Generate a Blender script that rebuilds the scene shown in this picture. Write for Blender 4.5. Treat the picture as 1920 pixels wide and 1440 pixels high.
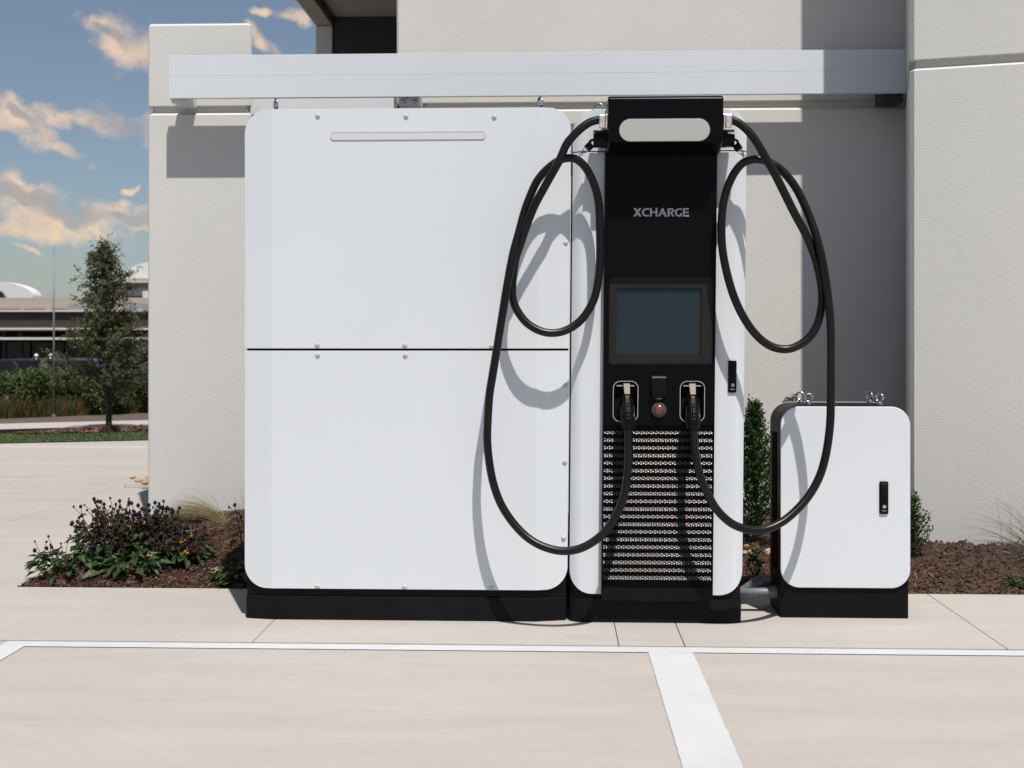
import bpy, math, random
from mathutils import Vector, Matrix, noise

scene = bpy.context.scene
for o in list(bpy.data.objects):
    bpy.data.objects.remove(o)
COL = scene.collection
R = math.radians

# ------------------------------------------------------------------ camera
cam_d = bpy.data.cameras.new("camera")
cam = bpy.data.objects.new("camera", cam_d)
COL.objects.link(cam)
cam.location = (0.0, -4.613, 1.116)
cam.rotation_euler = (R(90), 0, R(2.062))
cam_d.sensor_width = 36.0
cam_d.lens = 41.66
cam_d.shift_y = -88 / 1920
cam_d.clip_end = 2000
cam_d.dof.use_dof = True
cam_d.dof.focus_distance = 4.58
cam_d.dof.aperture_fstop = 6.3
scene.camera = cam

# ------------------------------------------------------------------ sky and sun
SUN = Vector((0.40, -1.0, 2.12)).normalized()       # direction towards the sun
SUN_EL = math.asin(SUN.z)
SUN_AZ = math.atan2(SUN.x, SUN.y)                   # clockwise from +Y
SKY_STRENGTH = 0.076

world = bpy.data.worlds.new("World")
scene.world = world
world.use_nodes = True
wt_ = world.node_tree
wt_.nodes.clear()


class NT:
    """small helper for building node trees"""
    def __init__(self, tree):
        self.t = tree

    def n(self, kind, **kw):
        nd = self.t.nodes.new(kind)
        for k, v in kw.items():
            setattr(nd, k, v)
        return nd

    def l(self, a, b):
        self.t.links.new(a, b)

    def val(self, sock, v):
        if isinstance(v, (int, float, tuple, list)):
            sock.default_value = v
        else:
            self.l(v, sock)

    def math(self, op, a, b=None, c=None, clamp=False):
        nd = self.n('ShaderNodeMath', operation=op, use_clamp=clamp)
        self.val(nd.inputs[0], a)
        if b is not None:
            self.val(nd.inputs[1], b)
        if c is not None:
            self.val(nd.inputs[2], c)
        return nd.outputs[0]

    def vmath(self, op, a, b=None, scale=None):
        nd = self.n('ShaderNodeVectorMath', operation=op)
        self.val(nd.inputs[0], a)
        if b is not None:
            self.val(nd.inputs[1], b)
        if scale is not None:
            self.val(nd.inputs['Scale'], scale)
        return nd.outputs['Value'] if op in ('DOT_PRODUCT', 'LENGTH') else nd.outputs['Vector']

    def noise(self, vec, scale, detail=4, rough=0.55, out='Fac', dist=0.0):
        nd = self.n('ShaderNodeTexNoise')
        if vec is not None:
            self.l(vec, nd.inputs['Vector'])
        nd.inputs['Scale'].default_value = scale
        nd.inputs['Detail'].default_value = detail
        nd.inputs['Roughness'].default_value = rough
        nd.inputs['Distortion'].default_value = dist
        return nd.outputs[out]

    def rng(self, x, a, b, c=0.0, d=1.0, smooth=False):
        nd = self.n('ShaderNodeMapRange')
        if smooth:
            nd.interpolation_type = 'SMOOTHSTEP'
        self.val(nd.inputs[0], x)
        for i, v in enumerate((a, b, c, d)):
            nd.inputs[i + 1].default_value = v
        return nd.outputs[0]

    def mix(self, f, a, b, mode='MIX'):
        nd = self.n('ShaderNodeMix', data_type='RGBA', blend_type=mode)
        self.val(nd.inputs['Factor'], f)
        for s, v in ((nd.inputs[6], a), (nd.inputs[7], b)):
            self.val(s, (v[0], v[1], v[2], 1.0) if isinstance(v, tuple) and len(v) == 3 else v)
        return nd.outputs[2]

    def ramp(self, fac, stops):
        nd = self.n('ShaderNodeValToRGB')
        cr = nd.color_ramp
        while len(cr.elements) < len(stops):
            cr.elements.new(0.5)
        for e, (p, col) in zip(cr.elements, stops):
            e.position = p
            e.color = (col[0], col[1], col[2], 1)
        self.val(nd.inputs[0], fac)
        return nd.outputs[0]


W = NT(wt_)
sky = W.n('ShaderNodeTexSky', sky_type='NISHITA', sun_disc=False, sun_elevation=SUN_EL,
          sun_rotation=SUN_AZ, altitude=100, air_density=1.0, dust_density=1.0, ozone_density=1.5)
tc = W.n('ShaderNodeTexCoord')
dvec = tc.outputs['Generated']
wn = W.n('ShaderNodeTexNoise')
W.l(dvec, wn.inputs['Vector'])
wn.inputs['Scale'].default_value = 22.0
wn.inputs['Detail'].default_value = 3
warp, warpf = wn.outputs['Color'], wn.outputs['Fac']
warp = W.vmath('SCALE', W.vmath('SUBTRACT', warp, (0.5, 0.5, 0.5)), scale=0.045)
dw = W.vmath('ADD', dvec, warp)
# the clouds in view, low in the north-west: centre, along-vector, half length, half height
CLOUDS = [
    ((-0.3385, 0.9118, 0.2327), 32, 68, 44), ((-0.3522, 0.9038, 0.2432), 12, 42, 28), ((-0.3254, 0.919, 0.2227), 40, 44, 34), ((-0.2331, 0.9431, 0.2371), 45, 42, 15),
    ((-0.2087, 0.9441, 0.2551), 30, 32, 13), ((-0.2333, 0.9353, 0.2661), 10, 26, 10), ((-0.4166, 0.8937, 0.1663), 30, 62, 32), ((-0.4333, 0.8853, 0.169), 10, 60, 30),
    ((-0.3881, 0.9094, 0.1495), 14, 66, 11), ((-0.3776, 0.9097, 0.1727), 2, 62, 13), ((-0.3392, 0.9252, 0.1703), 12, 66, 30),
    ((-0.4058, 0.9067, 0.1148), 25, 66, 26), ((-0.4331, 0.8934, 0.1194), 5, 70, 20), ((-0.3871, 0.9171, 0.0951), 10, 120, 46), ((-0.3965, 0.9142, 0.0835), 0, 100, 26), ((-0.3538, 0.9299, 0.1005), 4, 60, 20),
    ((-0.3311, 0.9387, 0.0958), 4, 70, 16), ((-0.4094, 0.9099, 0.0674), 18, 26, 8), ((-0.4414, 0.8935, 0.0826), 0, 44, 16), ((-0.3361, 0.9345, 0.1171), 0, 16, 7),
    ((-0.3411, 0.9339, 0.1072), 8, 14, 8),
]
SHADE = [((-0.3393, 0.9254, 0.1687), 8, 52, 24), ((-0.3591, 0.9161, 0.1784), 20, 36, 12), ((-0.4007, 0.9095, 0.1109), 20, 80, 17), ((-0.4298, 0.8952, 0.1176), 4, 70, 14),
         ((-0.3814, 0.9187, 0.1023), 12, 60, 20), ((-0.3349, 0.9372, 0.0969), 4, 60, 10), ((-0.4129, 0.8947, 0.1706), 20, 20, 10), ((-0.3453, 0.9076, 0.2388), 30, 34, 9)]


def blobs(items, vec, soft):
    acc = None
    for cdir, tilt, a, b in items:
        cdir = Vector(cdir)
        right = cdir.cross(Vector((0, 0, 1))).normalized()
        up = right.cross(cdir).normalized()
        t = R(-tilt)
        va = (right * math.cos(t) + up * math.sin(t)) * (2222.0 / a)
        vb = (-right * math.sin(t) + up * math.cos(t)) * (2222.0 / b)
        dd = W.vmath('SUBTRACT', vec, tuple(cdir))
        p = W.vmath('DOT_PRODUCT', dd, tuple(va))
        q = W.vmath('DOT_PRODUCT', dd, tuple(vb))
        r2 = W.math('MULTIPLY_ADD', p, p, W.math('MULTIPLY', q, q))
        fo = W.math('SUBTRACT', 1.0, r2)
        acc = fo if acc is None else W.math('SMOOTH_MAX', acc, fo, 0.25)
    return acc


dens = blobs(CLOUDS, dw, 0.3)
dens = W.math('MAXIMUM', dens, -3.0)
fb = W.noise(dvec, 38.0, 7, 0.62)
dens = W.math('ADD', dens, W.rng(fb, 0.25, 0.75, -1.25, 1.15))
cover = W.rng(dens, -0.55, 1.45, 0, 0.96, smooth=True)
sepz = W.n('ShaderNodeSeparateXYZ')
W.l(dvec, sepz.inputs[0])
cover = W.math('MULTIPLY', cover, W.rng(sepz.outputs[2], 0.0, 0.03))
shd = W.math('ADD', blobs(SHADE, dw, 0.3), W.rng(warpf, 0.3, 0.7, -0.5, 0.5))
shd = W.rng(shd, -0.6, 0.9, 0.0, 0.85, smooth=True)
glow = W.rng(warpf, 0.35, 0.68)
CLOUD_GAIN = 1.0 / SKY_STRENGTH
WARM0, WARM1, GREY = (0.60, 0.48, 0.42), (0.93, 0.69, 0.45), (0.38, 0.34, 0.335)
cloudcol = W.mix(shd, W.mix(glow, WARM0, WARM1), GREY)
cloudcol = W.mix(1.0, cloudcol, (CLOUD_GAIN,) * 3, 'MULTIPLY')
skypale = W.mix(0.14, sky.outputs[0], (4.4, 4.9, 5.0))
total = W.mix(cover, skypale, cloudcol)
bg = W.n('ShaderNodeBackground')
W.l(total, bg.inputs[0])
bg.inputs[1].default_value = SKY_STRENGTH
# the rest of the sky goes on with the same scattered clouds
gfb = W.noise(dvec, 6.0, 4, 0.6)
gcover = W.math('MULTIPLY', W.rng(gfb, 0.54, 0.68, 0, 0.85, smooth=True), W.rng(sepz.outputs[2], 0.0, 0.05))
gcol = W.mix(W.rng(gfb, 0.60, 0.78), WARM0, WARM1)
gcol = W.mix(1.0, gcol, (CLOUD_GAIN,) * 3, 'MULTIPLY')
bg2 = W.n('ShaderNodeBackground')
W.l(W.mix(gcover, skypale, gcol), bg2.inputs[0])
bg2.inputs[1].default_value = SKY_STRENGTH
near = W.vmath('DOT_PRODUCT', dvec, (-0.3528, 0.9218, 0.1606))
msk = W.math('GREATER_THAN', near, 0.955)
mxs = W.n('ShaderNodeMixShader')
W.l(msk, mxs.inputs[0])
W.l(bg2.outputs[0], mxs.inputs[1])
W.l(bg.outputs[0], mxs.inputs[2])
wo = W.n('ShaderNodeOutputWorld')
W.l(mxs.outputs[0], wo.inputs[0])

sun_d = bpy.data.lights.new("sun", 'SUN')
sun_d.energy = 4.6
sun_d.angle = R(0.53)
sun_d.color = (1.0, 0.945, 0.875)
sun = bpy.data.objects.new("sun", sun_d)
COL.objects.link(sun)
sun.rotation_euler = SUN.to_track_quat('Z', 'Y').to_euler()
sun.location = (3, -6, 9)

scene.render.engine = 'CYCLES'
scene.cycles.max_bounces = 5
scene.cycles.diffuse_bounces = 3
scene.cycles.caustics_reflective = False
scene.cycles.caustics_refractive = False
scene.cycles.glossy_bounces = 3
scene.cycles.transmission_bounces = 3
vs = scene.view_settings
vs.view_transform = 'Standard'
vs.look = 'None'
vs.exposure = 0.07
vs.gamma = 1.0
vs.use_curve_mapping = False

# ------------------------------------------------------------------ materials
MATS = {}


def new_mat(name):
    m = bpy.data.materials.new(name)
    m.use_nodes = True
    m.node_tree.nodes.clear()
    MATS[name] = m
    T = NT(m.node_tree)
    out = T.n('ShaderNodeOutputMaterial')
    b = T.n('ShaderNodeBsdfPrincipled')
    T.l(b.outputs[0], out.inputs[0])
    return m, T, b, out


def bump(T, b, height, strength, dist):
    bm = T.n('ShaderNodeBump')
    bm.inputs['Strength'].default_value = strength
    bm.inputs['Distance'].default_value = dist
    T.l(height, bm.inputs['Height'])
    T.l(bm.outputs[0], b.inputs['Normal'])


def objco(T, scale=None):
    t = T.n('ShaderNodeTexCoord')
    v = t.outputs['Object']
    if scale:
        v = T.vmath('MULTIPLY', v, scale)
    return v


def simple(name, col, rough=0.5, metal=0.0, var=0.06, vscale=6.0, spec=0.5, bstr=0.0, bscale=200.0, coat=0.0):
    m, T, b, out = new_mat(name)
    co = objco(T)
    nz = T.noise(co, vscale, 5, 0.6)
    hi = tuple(min(1, x * (1 + var)) for x in col)
    lo = tuple(x * (1 - var) for x in col)
    T.l(T.mix(nz, lo, hi), b.inputs['Base Color'])
    T.l(T.rng(T.noise(co, vscale * 3, 4, 0.6), 0.2, 0.8, rough * 0.85, min(1, rough * 1.15)), b.inputs['Roughness'])
    b.inputs['Metallic'].default_value = metal
    b.inputs['Specular IOR Level'].default_value = spec
    if coat:
        b.inputs['Coat Weight'].default_value = coat
        b.inputs['Coat Roughness'].default_value = 0.12
    if bstr:
        bump(T, b, T.noise(co, bscale, 3, 0.6), bstr, 0.002)
    return m


def concrete(name, col, streak=(1.2, 7.0, 1.0), var=0.09, warmth=0.06, stains=0.12, dark=0.35):
    m, T, b, out = new_mat(name)
    co = objco(T)
    big = T.noise(T.vmath('MULTIPLY', co, streak), 0.9, 6, 0.62)
    med = T.noise(T.vmath('MULTIPLY', co, (1.6, 5.0, 1.0)), 2.3, 5, 0.65)
    fine = T.noise(co, 190.0, 3, 0.7)
    c1 = tuple(x * (1 - var) for x in col)
    c2 = (col[0] * (1 + var), col[1] * (1 + var * 0.95), col[2] * (1 + var * 0.85))
    c = T.mix(T.rng(big, 0.3, 0.7), c1, c2)
    c = T.mix(T.rng(med, 0.35, 0.75, 0, 0.3), c, (col[0] * 1.0, col[1] * (1 - warmth), col[2] * (1 - 2 * warmth)))
    st = T.rng(T.noise(co, 0.7, 7, 0.72), 0.56, 0.80, 0.0, stains)
    grit = T.rng(T.noise(co, 14.0, 5, 0.7), 0.42, 0.75, 0.0, 0.22)
    c = T.mix(grit, c, (col[0] * 0.80, col[1] * 0.79, col[2] * 0.78))
    c = T.mix(st, c, (col[0] * dark * 1.2, col[1] * dark * 1.1, col[2] * dark))
    sp = T.rng(T.noise(co, 55.0, 2, 0.5), 0.74, 0.80, 0.0, 0.28)
    c = T.mix(sp, c, (col[0] * 0.5, col[1] * 0.47, col[2] * 0.45))
    c = T.mix(T.rng(fine, 0.2, 0.8, 0.0, 0.16), c, (col[0] * 0.72, col[1] * 0.72, col[2] * 0.72))
    T.l(c, b.inputs['Base Color'])
    b.inputs['Roughness'].default_value = 0.88
    b.inputs['Specular IOR Level'].default_value = 0.25
    br = T.noise(T.vmath('MULTIPLY', co, (8.0, 260.0, 1.0)), 1.0, 3, 0.6)
    bump(T, b, T.math('ADD', T.math('MULTIPLY', fine, 0.6), T.math('MULTIPLY', br, 0.7)), 0.35, 0.0022)
    return m


M_LOT = concrete('lot_concrete', (0.424, 0.397, 0.374), var=0.085, stains=0.16)
M_WALK = concrete('sidewalk_concrete', (0.434, 0.409, 0.387), var=0.075, stains=0.18)
M_ROAD = concrete('far_road_concrete', (0.435, 0.408, 0.386), streak=(0.10, 2.4, 1.0), var=0.17, stains=0.30)


def stucco(name, col):
    m, T, b, out = new_mat(name)
    co = objco(T)
    big = T.noise(co, 1.3, 5, 0.6)
    c = T.mix(T.rng(big, 0.3, 0.7), tuple(x * 0.965 for x in col), tuple(min(1, x * 1.03) for x in col))
    run = T.noise(T.vmath('MULTIPLY', co, (9.0, 9.0, 0.5)), 1.0, 5, 0.65)
    c = T.mix(T.rng(run, 0.55, 0.85, 0.0, 0.10), c, tuple(x * 0.78 for x in col))
    gr = T.noise(T.vmath('MULTIPLY', co, (1.0, 1.0, 1.6)), 150.0, 3, 0.6)
    gr2 = T.noise(co, 260.0, 2, 0.5)
    c = T.mix(T.rng(gr, 0.30, 0.48, 0.14, 0.0), c, tuple(x * 0.6 for x in col))
    pit = T.rng(T.noise(co, 21.0, 2, 0.4), 0.80, 0.83, 0.0, 0.45)
    c = T.mix(pit, c, tuple(x * 0.45 for x in col))
    T.l(c, b.inputs['Base Color'])
    b.inputs['Roughness'].default_value = 0.92
    b.inputs['Specular IOR Level'].default_value = 0.2
    h = T.math('ADD', T.math('MULTIPLY', gr, 1.0), T.math('MULTIPLY', gr2, 0.4))
    bump(T, b, h, 0.5, 0.0028)
    return m


M_STUCCO = stucco('stucco', (0.630, 0.622, 0.600))
M_STUCCO2 = stucco('stucco_grey', (0.615, 0.616, 0.600))


def white_paint(name, col=(0.648, 0.690, 0.730), rough=0.33):
    m, T, b, out = new_mat(name)
    co = objco(T)
    n1 = T.noise(co, 0.9, 4, 0.6)
    c = T.mix(T.rng(n1, 0.3, 0.7), tuple(x * 0.975 for x in col), tuple(min(1, x * 1.015) for x in col))
    runs = T.noise(T.vmath('MULTIPLY', co, (16.0, 16.0, 0.7)), 1.0, 5, 0.62)
    c = T.mix(T.rng(runs, 0.55, 0.85, 0.0, 0.07), c, (col[0] * 0.86, col[1] * 0.84, col[2] * 0.80))
    low = T.n('ShaderNodeSeparateXYZ')
    T.l(co, low.inputs[0])
    specks = T.rng(T.noise(co, 120.0, 2, 0.5), 0.80, 0.84, 0.0, 0.22)
    c = T.mix(specks, c, (0.42, 0.38, 0.33))
    T.l(c, b.inputs['Base Color'])
    T.l(T.rng(T.noise(co, 3.0, 4, 0.6), 0.3, 0.7, rough * 0.85, rough * 1.25), b.inputs['Roughness'])
    bump(T, b, T.noise(co, 2.2, 2, 0.5), 0.10, 0.02)
    return m


M_WHITE = white_paint('white_powder_coat')
M_BEAM = white_paint('white_aluminium', (0.648, 0.694, 0.738), 0.42)


def black_coat(name, col=(0.0050, 0.0052, 0.0058), rough=0.42, dust=0.5):
    m, T, b, out = new_mat(name)
    co = objco(T)
    n1 = T.noise(co, 5.0, 5, 0.6)
    c = T.mix(T.rng(n1, 0.35, 0.75, 0, 1), col, tuple(x * 1.6 for x in col))
    patch = T.rng(T.noise(co, 4.0, 4, 0.6), 0.5, 0.68)
    sp = T.rng(T.noise(co, 95.0, 2, 0.5), 0.735, 0.765)
    T.l(T.mix(T.math('MULTIPLY', T.math('MULTIPLY', sp, patch), dust), c, (0.30, 0.27, 0.24)), b.inputs['Base Color'])
    T.l(T.rng(T.noise(co, 14.0, 4, 0.6), 0.3, 0.7, rough * 0.85, rough * 1.2), b.inputs['Roughness'])
    b.inputs['Specular IOR Level'].default_value = 0.10
    bump(T, b, T.noise(co, 500.0, 2, 0.5), 0.08, 0.001)
    return m


M_BLACK = black_coat('black_powder_coat', dust=0.0)
M_BASE = black_coat('dusty_black_base', (0.0060, 0.0058, 0.0062), 0.5, 0.9)
M_FACE = simple('black_face_plate', (0.0024, 0.0032, 0.0040), 0.30, var=0.1, spec=0.10)
M_RUBBER = simple('black_cable_rubber', (0.0050, 0.0048, 0.0052), 0.33, var=0.25, vscale=14, spec=0.30, bstr=0.05, bscale=150)
M_PLASTIC = simple('black_plastic', (0.0035, 0.0036, 0.0045), 0.36, var=0.2, vscale=20, spec=0.14)
M_DARK = simple('dark_interior', (0.004, 0.004, 0.0045), 0.8, spec=0.1)
M_CHROME = simple('polished_steel', (0.62, 0.62, 0.63), 0.16, metal=1.0, var=0.04)
M_BRASS = simple('nickel_gland', (0.78, 0.71, 0.63), 0.2, metal=1.0, var=0.04)
M_TAN = simple('tan_latch_metal', (0.20, 0.165, 0.14), 0.55, metal=0.0, var=0.12, vscale=60)
M_BEZEL = simple('bronze_bezel', (0.018, 0.0155, 0.0145), 0.45, var=0.08, spec=0.2)
M_LENS = simple('frosted_status_lens', (0.395, 0.405, 0.395), 0.45, var=0.02)
M_LIGHTBAR = simple('frosted_light_bar', (0.62, 0.61, 0.68), 0.4, var=0.03, vscale=2.0)
M_RIVET = simple('grey_rivet', (0.46, 0.48, 0.50), 0.5, metal=0.0, var=0.05)
M_LETTER = simple('grey_lettering', (0.34, 0.36, 0.39), 0.5, var=0.02)
M_LINE = simple('light_ring', (0.36, 0.38, 0.40), 0.4, var=0.02)
M_FIN = simple('bright_cooling_fin', (0.29, 0.27, 0.265), 0.5, metal=0.8, var=0.06, vscale=60)
M_RED = simple('faded_red_button', (0.13, 0.045, 0.048), 0.25, var=0.1, coat=0.6)
M_RING = simple('dark_grey_ring', (0.06, 0.065, 0.06), 0.3, var=0.1)
M_PVC = simple('grey_conduit', (0.15, 0.165, 0.18), 0.45, var=0.12, vscale=12)
def worn_paint():
    m, T, b, out = new_mat('white_road_paint')
    co = objco(T)
    base = T.mix(T.rng(T.noise(co, 5.0, 5, 0.65), 0.3, 0.7), (0.505, 0.518, 0.530), (0.555, 0.570, 0.585))
    chips = T.rng(T.noise(co, 38.0, 6, 0.72), 0.635, 0.70, 0.0, 0.8)
    patch = T.rng(T.noise(co, 1.6, 3, 0.6), 0.42, 0.62)
    c = T.mix(T.math('MULTIPLY', chips, patch), base, (0.42, 0.39, 0.365))
    grime = T.rng(T.noise(T.vmath('MULTIPLY', co, (2.0, 0.7, 1.0)), 2.4, 5, 0.65), 0.5, 0.8, 0.0, 0.22)
    c = T.mix(grime, c, (0.36, 0.34, 0.32))
    T.l(c, b.inputs['Base Color'])
    b.inputs['Roughness'].default_value = 0.75
    bump(T, b, T.noise(co, 220.0, 3, 0.6), 0.3, 0.002)
    return m


M_PAINTLINE = worn_paint()
M_JOINT = simple('joint_dark', (0.03, 0.027, 0.024), 0.9)
M_GALV = simple('galvanised_pole', (0.20, 0.22, 0.24), 0.5, metal=0.4)
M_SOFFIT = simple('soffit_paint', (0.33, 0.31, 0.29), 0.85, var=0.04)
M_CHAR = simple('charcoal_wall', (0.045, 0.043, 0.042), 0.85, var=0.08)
M_BEIGE = simple('beige_parapet', (0.36, 0.305, 0.27), 0.85, var=0.05)
M_BROWN = simple('brown_fascia', (0.036, 0.029, 0.028), 0.7, var=0.06, vscale=1)
M_CORNICE = simple('pale_cornice', (0.60, 0.58, 0.54), 0.7)
M_DOMEW = simple('white_roof', (0.68, 0.69, 0.71), 0.6)
M_STOREGLASS = simple('dark_storefront_glass', (0.008, 0.012, 0.020), 0.15, var=0.2, vscale=0.6)
M_GRASS = simple('turf', (0.050, 0.085, 0.022), 0.9, var=0.4, vscale=22)
M_EDGE = simple('black_edging', (0.008, 0.008, 0.009), 0.6)
M_SOILROAD = simple('brown_asphalt', (0.105, 0.078, 0.066), 0.95, var=0.10, vscale=0.8)
M_BARK = simple('bark', (0.055, 0.046, 0.040), 0.9, var=0.35, vscale=30, bstr=0.5, bscale=60)
M_STEM = simple('dry_stem', (0.045, 0.026, 0.017), 0.8, var=0.3, vscale=30)
M_SEED = simple('dark_seed_head', (0.010, 0.0075, 0.0065), 0.9, var=0.4, vscale=60, bstr=0.8, bscale=300)
M_PETAL = simple('orange_yellow_petal', (0.42, 0.185, 0.018), 0.6, var=0.25, vscale=40)
M_CARBLUE = simple('blue_car_paint', (0.03, 0.07, 0.13), 0.25, coat=0.5)
M_CARDARK = simple('dark_car_paint', (0.012, 0.014, 0.018), 0.25, coat=0.5)
M_CARSILVER = simple('silver_car_paint', (0.30, 0.32, 0.35), 0.3, metal=0.4)
M_CARGREY = simple('grey_car_paint', (0.05, 0.06, 0.075), 0.3, coat=0.4)
M_TYRE = simple('tyre', (0.012, 0.012, 0.012), 0.8)
M_HEADLAMP = simple('headlamp_lens', (0.7, 0.72, 0.75), 0.1)
M_GLOBE = simple('white_globe', (0.8, 0.8, 0.8), 0.4)


def screen_mat():
    m, T, b, out = new_mat('dim_display')
    co = objco(T)
    z = T.n('ShaderNodeSeparateXYZ')
    T.l(co, z.inputs[0])
    ln = T.n('ShaderNodeTexWave', bands_direction='Z')
    T.l(co, ln.inputs['Vector'])
    ln.inputs['Scale'].default_value = 28.0
    ln.inputs['Distortion'].default_value = 0.4
    nz = T.noise(co, 5.0, 3, 0.5)
    c = T.mix(T.rng(nz, 0.3, 0.7), (0.011, 0.0235, 0.032), (0.015, 0.029, 0.038))
    c = T.mix(T.math('MULTIPLY', ln.outputs['Fac'], 0.18), c, (0.008, 0.018, 0.025))
    T.l(c, b.inputs['Base Color'])
    b.inputs['Roughness'].default_value = 0.30
    b.inputs['Specular IOR Level'].default_value = 0.35
    return m


M_SCREEN = screen_mat()


def island_mat(name, stops, rough=0.8, trans=0.0, scale_noise=None):
    """colour differs from piece to piece (leaf to leaf, chip to chip)"""
    m, T, b, out = new_mat(name)
    g = T.n('ShaderNodeNewGeometry')
    fac = g.outputs['Random Per Island']
    c = T.ramp(fac, stops)
    co = objco(T)
    c = T.mix(T.rng(T.noise(co, scale_noise or 9.0, 3, 0.6), 0.3, 0.7, 0.0, 0.45), c,
              T.mix(1.0, c, (0.55, 0.55, 0.55), 'MULTIPLY'))
    T.l(c, b.inputs['Base Color'])
    b.inputs['Roughness'].default_value = rough
    b.inputs['Specular IOR Level'].default_value = 0.3
    if trans:
        tr = T.n('ShaderNodeBsdfTranslucent')
        T.l(T.mix(1.0, c, (1.0, 1.05, 0.5), 'MULTIPLY'), tr.inputs[0])
        ms = T.n('ShaderNodeMixShader')
        ms.inputs[0].default_value = trans
        T.l(b.outputs[0], ms.inputs[1])
        T.l(tr.outputs[0], ms.inputs[2])
        T.l(ms.outputs[0], out.inputs[0])
    return m


M_TREELEAF = island_mat('tree_leaf', [(0, (0.100, 0.112, 0.058)), (0.45, (0.140, 0.152, 0.085)), (0.8, (0.180, 0.185, 0.115)), (1, (0.18, 0.15, 0.10))], 0.5, 0.42, 2.5)
M_HEDGELEAF = island_mat('hedge_leaf', [(0, (0.040, 0.085, 0.018)), (0.5, (0.068, 0.120, 0.026)), (0.85, (0.105, 0.140, 0.036)), (1, (0.13, 0.095, 0.04))], 0.6, 0.25, 2.0)
M_TALLGRASS = island_mat('tall_grass_blade', [(0, (0.050, 0.062, 0.014)), (0.5, (0.085, 0.082, 0.022)), (1, (0.135, 0.085, 0.035))], 0.7, 0.25, 1.5)
M_TURFBLADE = island_mat('turf_blade', [(0, (0.045, 0.074, 0.022)), (0.6, (0.062, 0.092, 0.028)), (1, (0.10, 0.10, 0.045))], 0.8, 0.2, 1.5)
M_HOLLY = island_mat('holly_leaf', [(0, (0.035, 0.080, 0.024)), (0.6, (0.060, 0.118, 0.036)), (1, (0.105, 0.165, 0.06))], 0.38, 0.22, 8)
M_BROADLEAF = island_mat('broad_green_leaf', [(0, (0.028, 0.066, 0.022)), (0.6, (0.052, 0.105, 0.034)), (1, (0.11, 0.16, 0.06))], 0.45, 0.25, 12)
M_DEADLEAF = island_mat('withered_leaf', [(0, (0.016, 0.012, 0.009)), (0.5, (0.040, 0.026, 0.018)), (0.8, (0.035, 0.042, 0.018)), (1, (0.105, 0.058, 0.032))], 0.85, 0.1, 20)
M_FEATHER = island_mat('feather_grass_blade', [(0, (0.20, 0.165, 0.075)), (0.6, (0.28, 0.24, 0.12)), (1, (0.36, 0.31, 0.18))], 0.6, 0.3, 12)
M_WISPY = island_mat('wispy_grass_blade', [(0, (0.060, 0.062, 0.040)), (0.6, (0.10, 0.095, 0.065)), (1, (0.20, 0.17, 0.11))], 0.6, 0.2, 12)
M_MULCHDARK = island_mat('dark_mulch_chip', [(0, (0.034, 0.017, 0.012)), (0.5, (0.080, 0.040, 0.027)), (0.85, (0.135, 0.072, 0.047)), (1, (0.26, 0.18, 0.12))], 0.95, 0, 6)
M_MULCHRED = island_mat('red_mulch_chip', [(0, (0.055, 0.018, 0.011)), (0.5, (0.125, 0.042, 0.025)), (0.85, (0.20, 0.072, 0.042)), (1, (0.30, 0.17, 0.10))], 0.95, 0, 6)
M_SOIL = simple('mulch_soil', (0.045, 0.026, 0.019), 0.98, var=0.45, vscale=30, bstr=0.9, bscale=70)
M_ROCK = island_mat('tan_stone', [(0, (0.32, 0.20, 0.12)), (0.5, (0.45, 0.30, 0.19)), (1, (0.55, 0.42, 0.30))], 0.9, 0, 20)

# ------------------------------------------------------------------ mesh helpers
GROUPS = {}


def wtrans(o):
    v = Vector((0, 0, 0))
    while o is not None:
        v = v + o.location
        o = o.parent
    return v


def link(o, parent=None):
    COL.objects.link(o)
    if parent is not None:
        o.parent = parent
        o.location = o.location - wtrans(parent)
    return o


def ob(name, verts, faces, mat, parent=None, smooth=False, bevel=0.0, seg=2, kind=None, label=None, category=None, group=None, warp=None):
    if warp:
        verts = [warp(*v) for v in verts]
    me = bpy.data.meshes.new(name)
    me.from_pydata([tuple(v) for v in verts], [], faces)
    me.validate(verbose=False)
    me.materials.append(mat)
    if smooth:
        me.shade_smooth()
    o = bpy.data.objects.new(name, me)
    link(o, parent)
    if bevel:
        b = o.modifiers.new('bevel', 'BEVEL')
        b.width = bevel
        b.segments = seg
        b.limit_method = 'ANGLE'
        b.angle_limit = R(32)
        b.harden_normals = False
    tag(o, label, category, group, kind)
    return o


def tag(o, label=None, category=None, group=None, kind=None):
    for k, v in (('label', label), ('category', category), ('group', group), ('kind', kind)):
        if v:
            o[k] = v
    return o


def thing(name, label, category, loc=(0, 0, 0), group=None):
    o = bpy.data.objects.new(name, None)
    o.empty_display_size = 0.1
    o.location = loc
    COL.objects.link(o)
    return tag(o, label, category, group)


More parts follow.
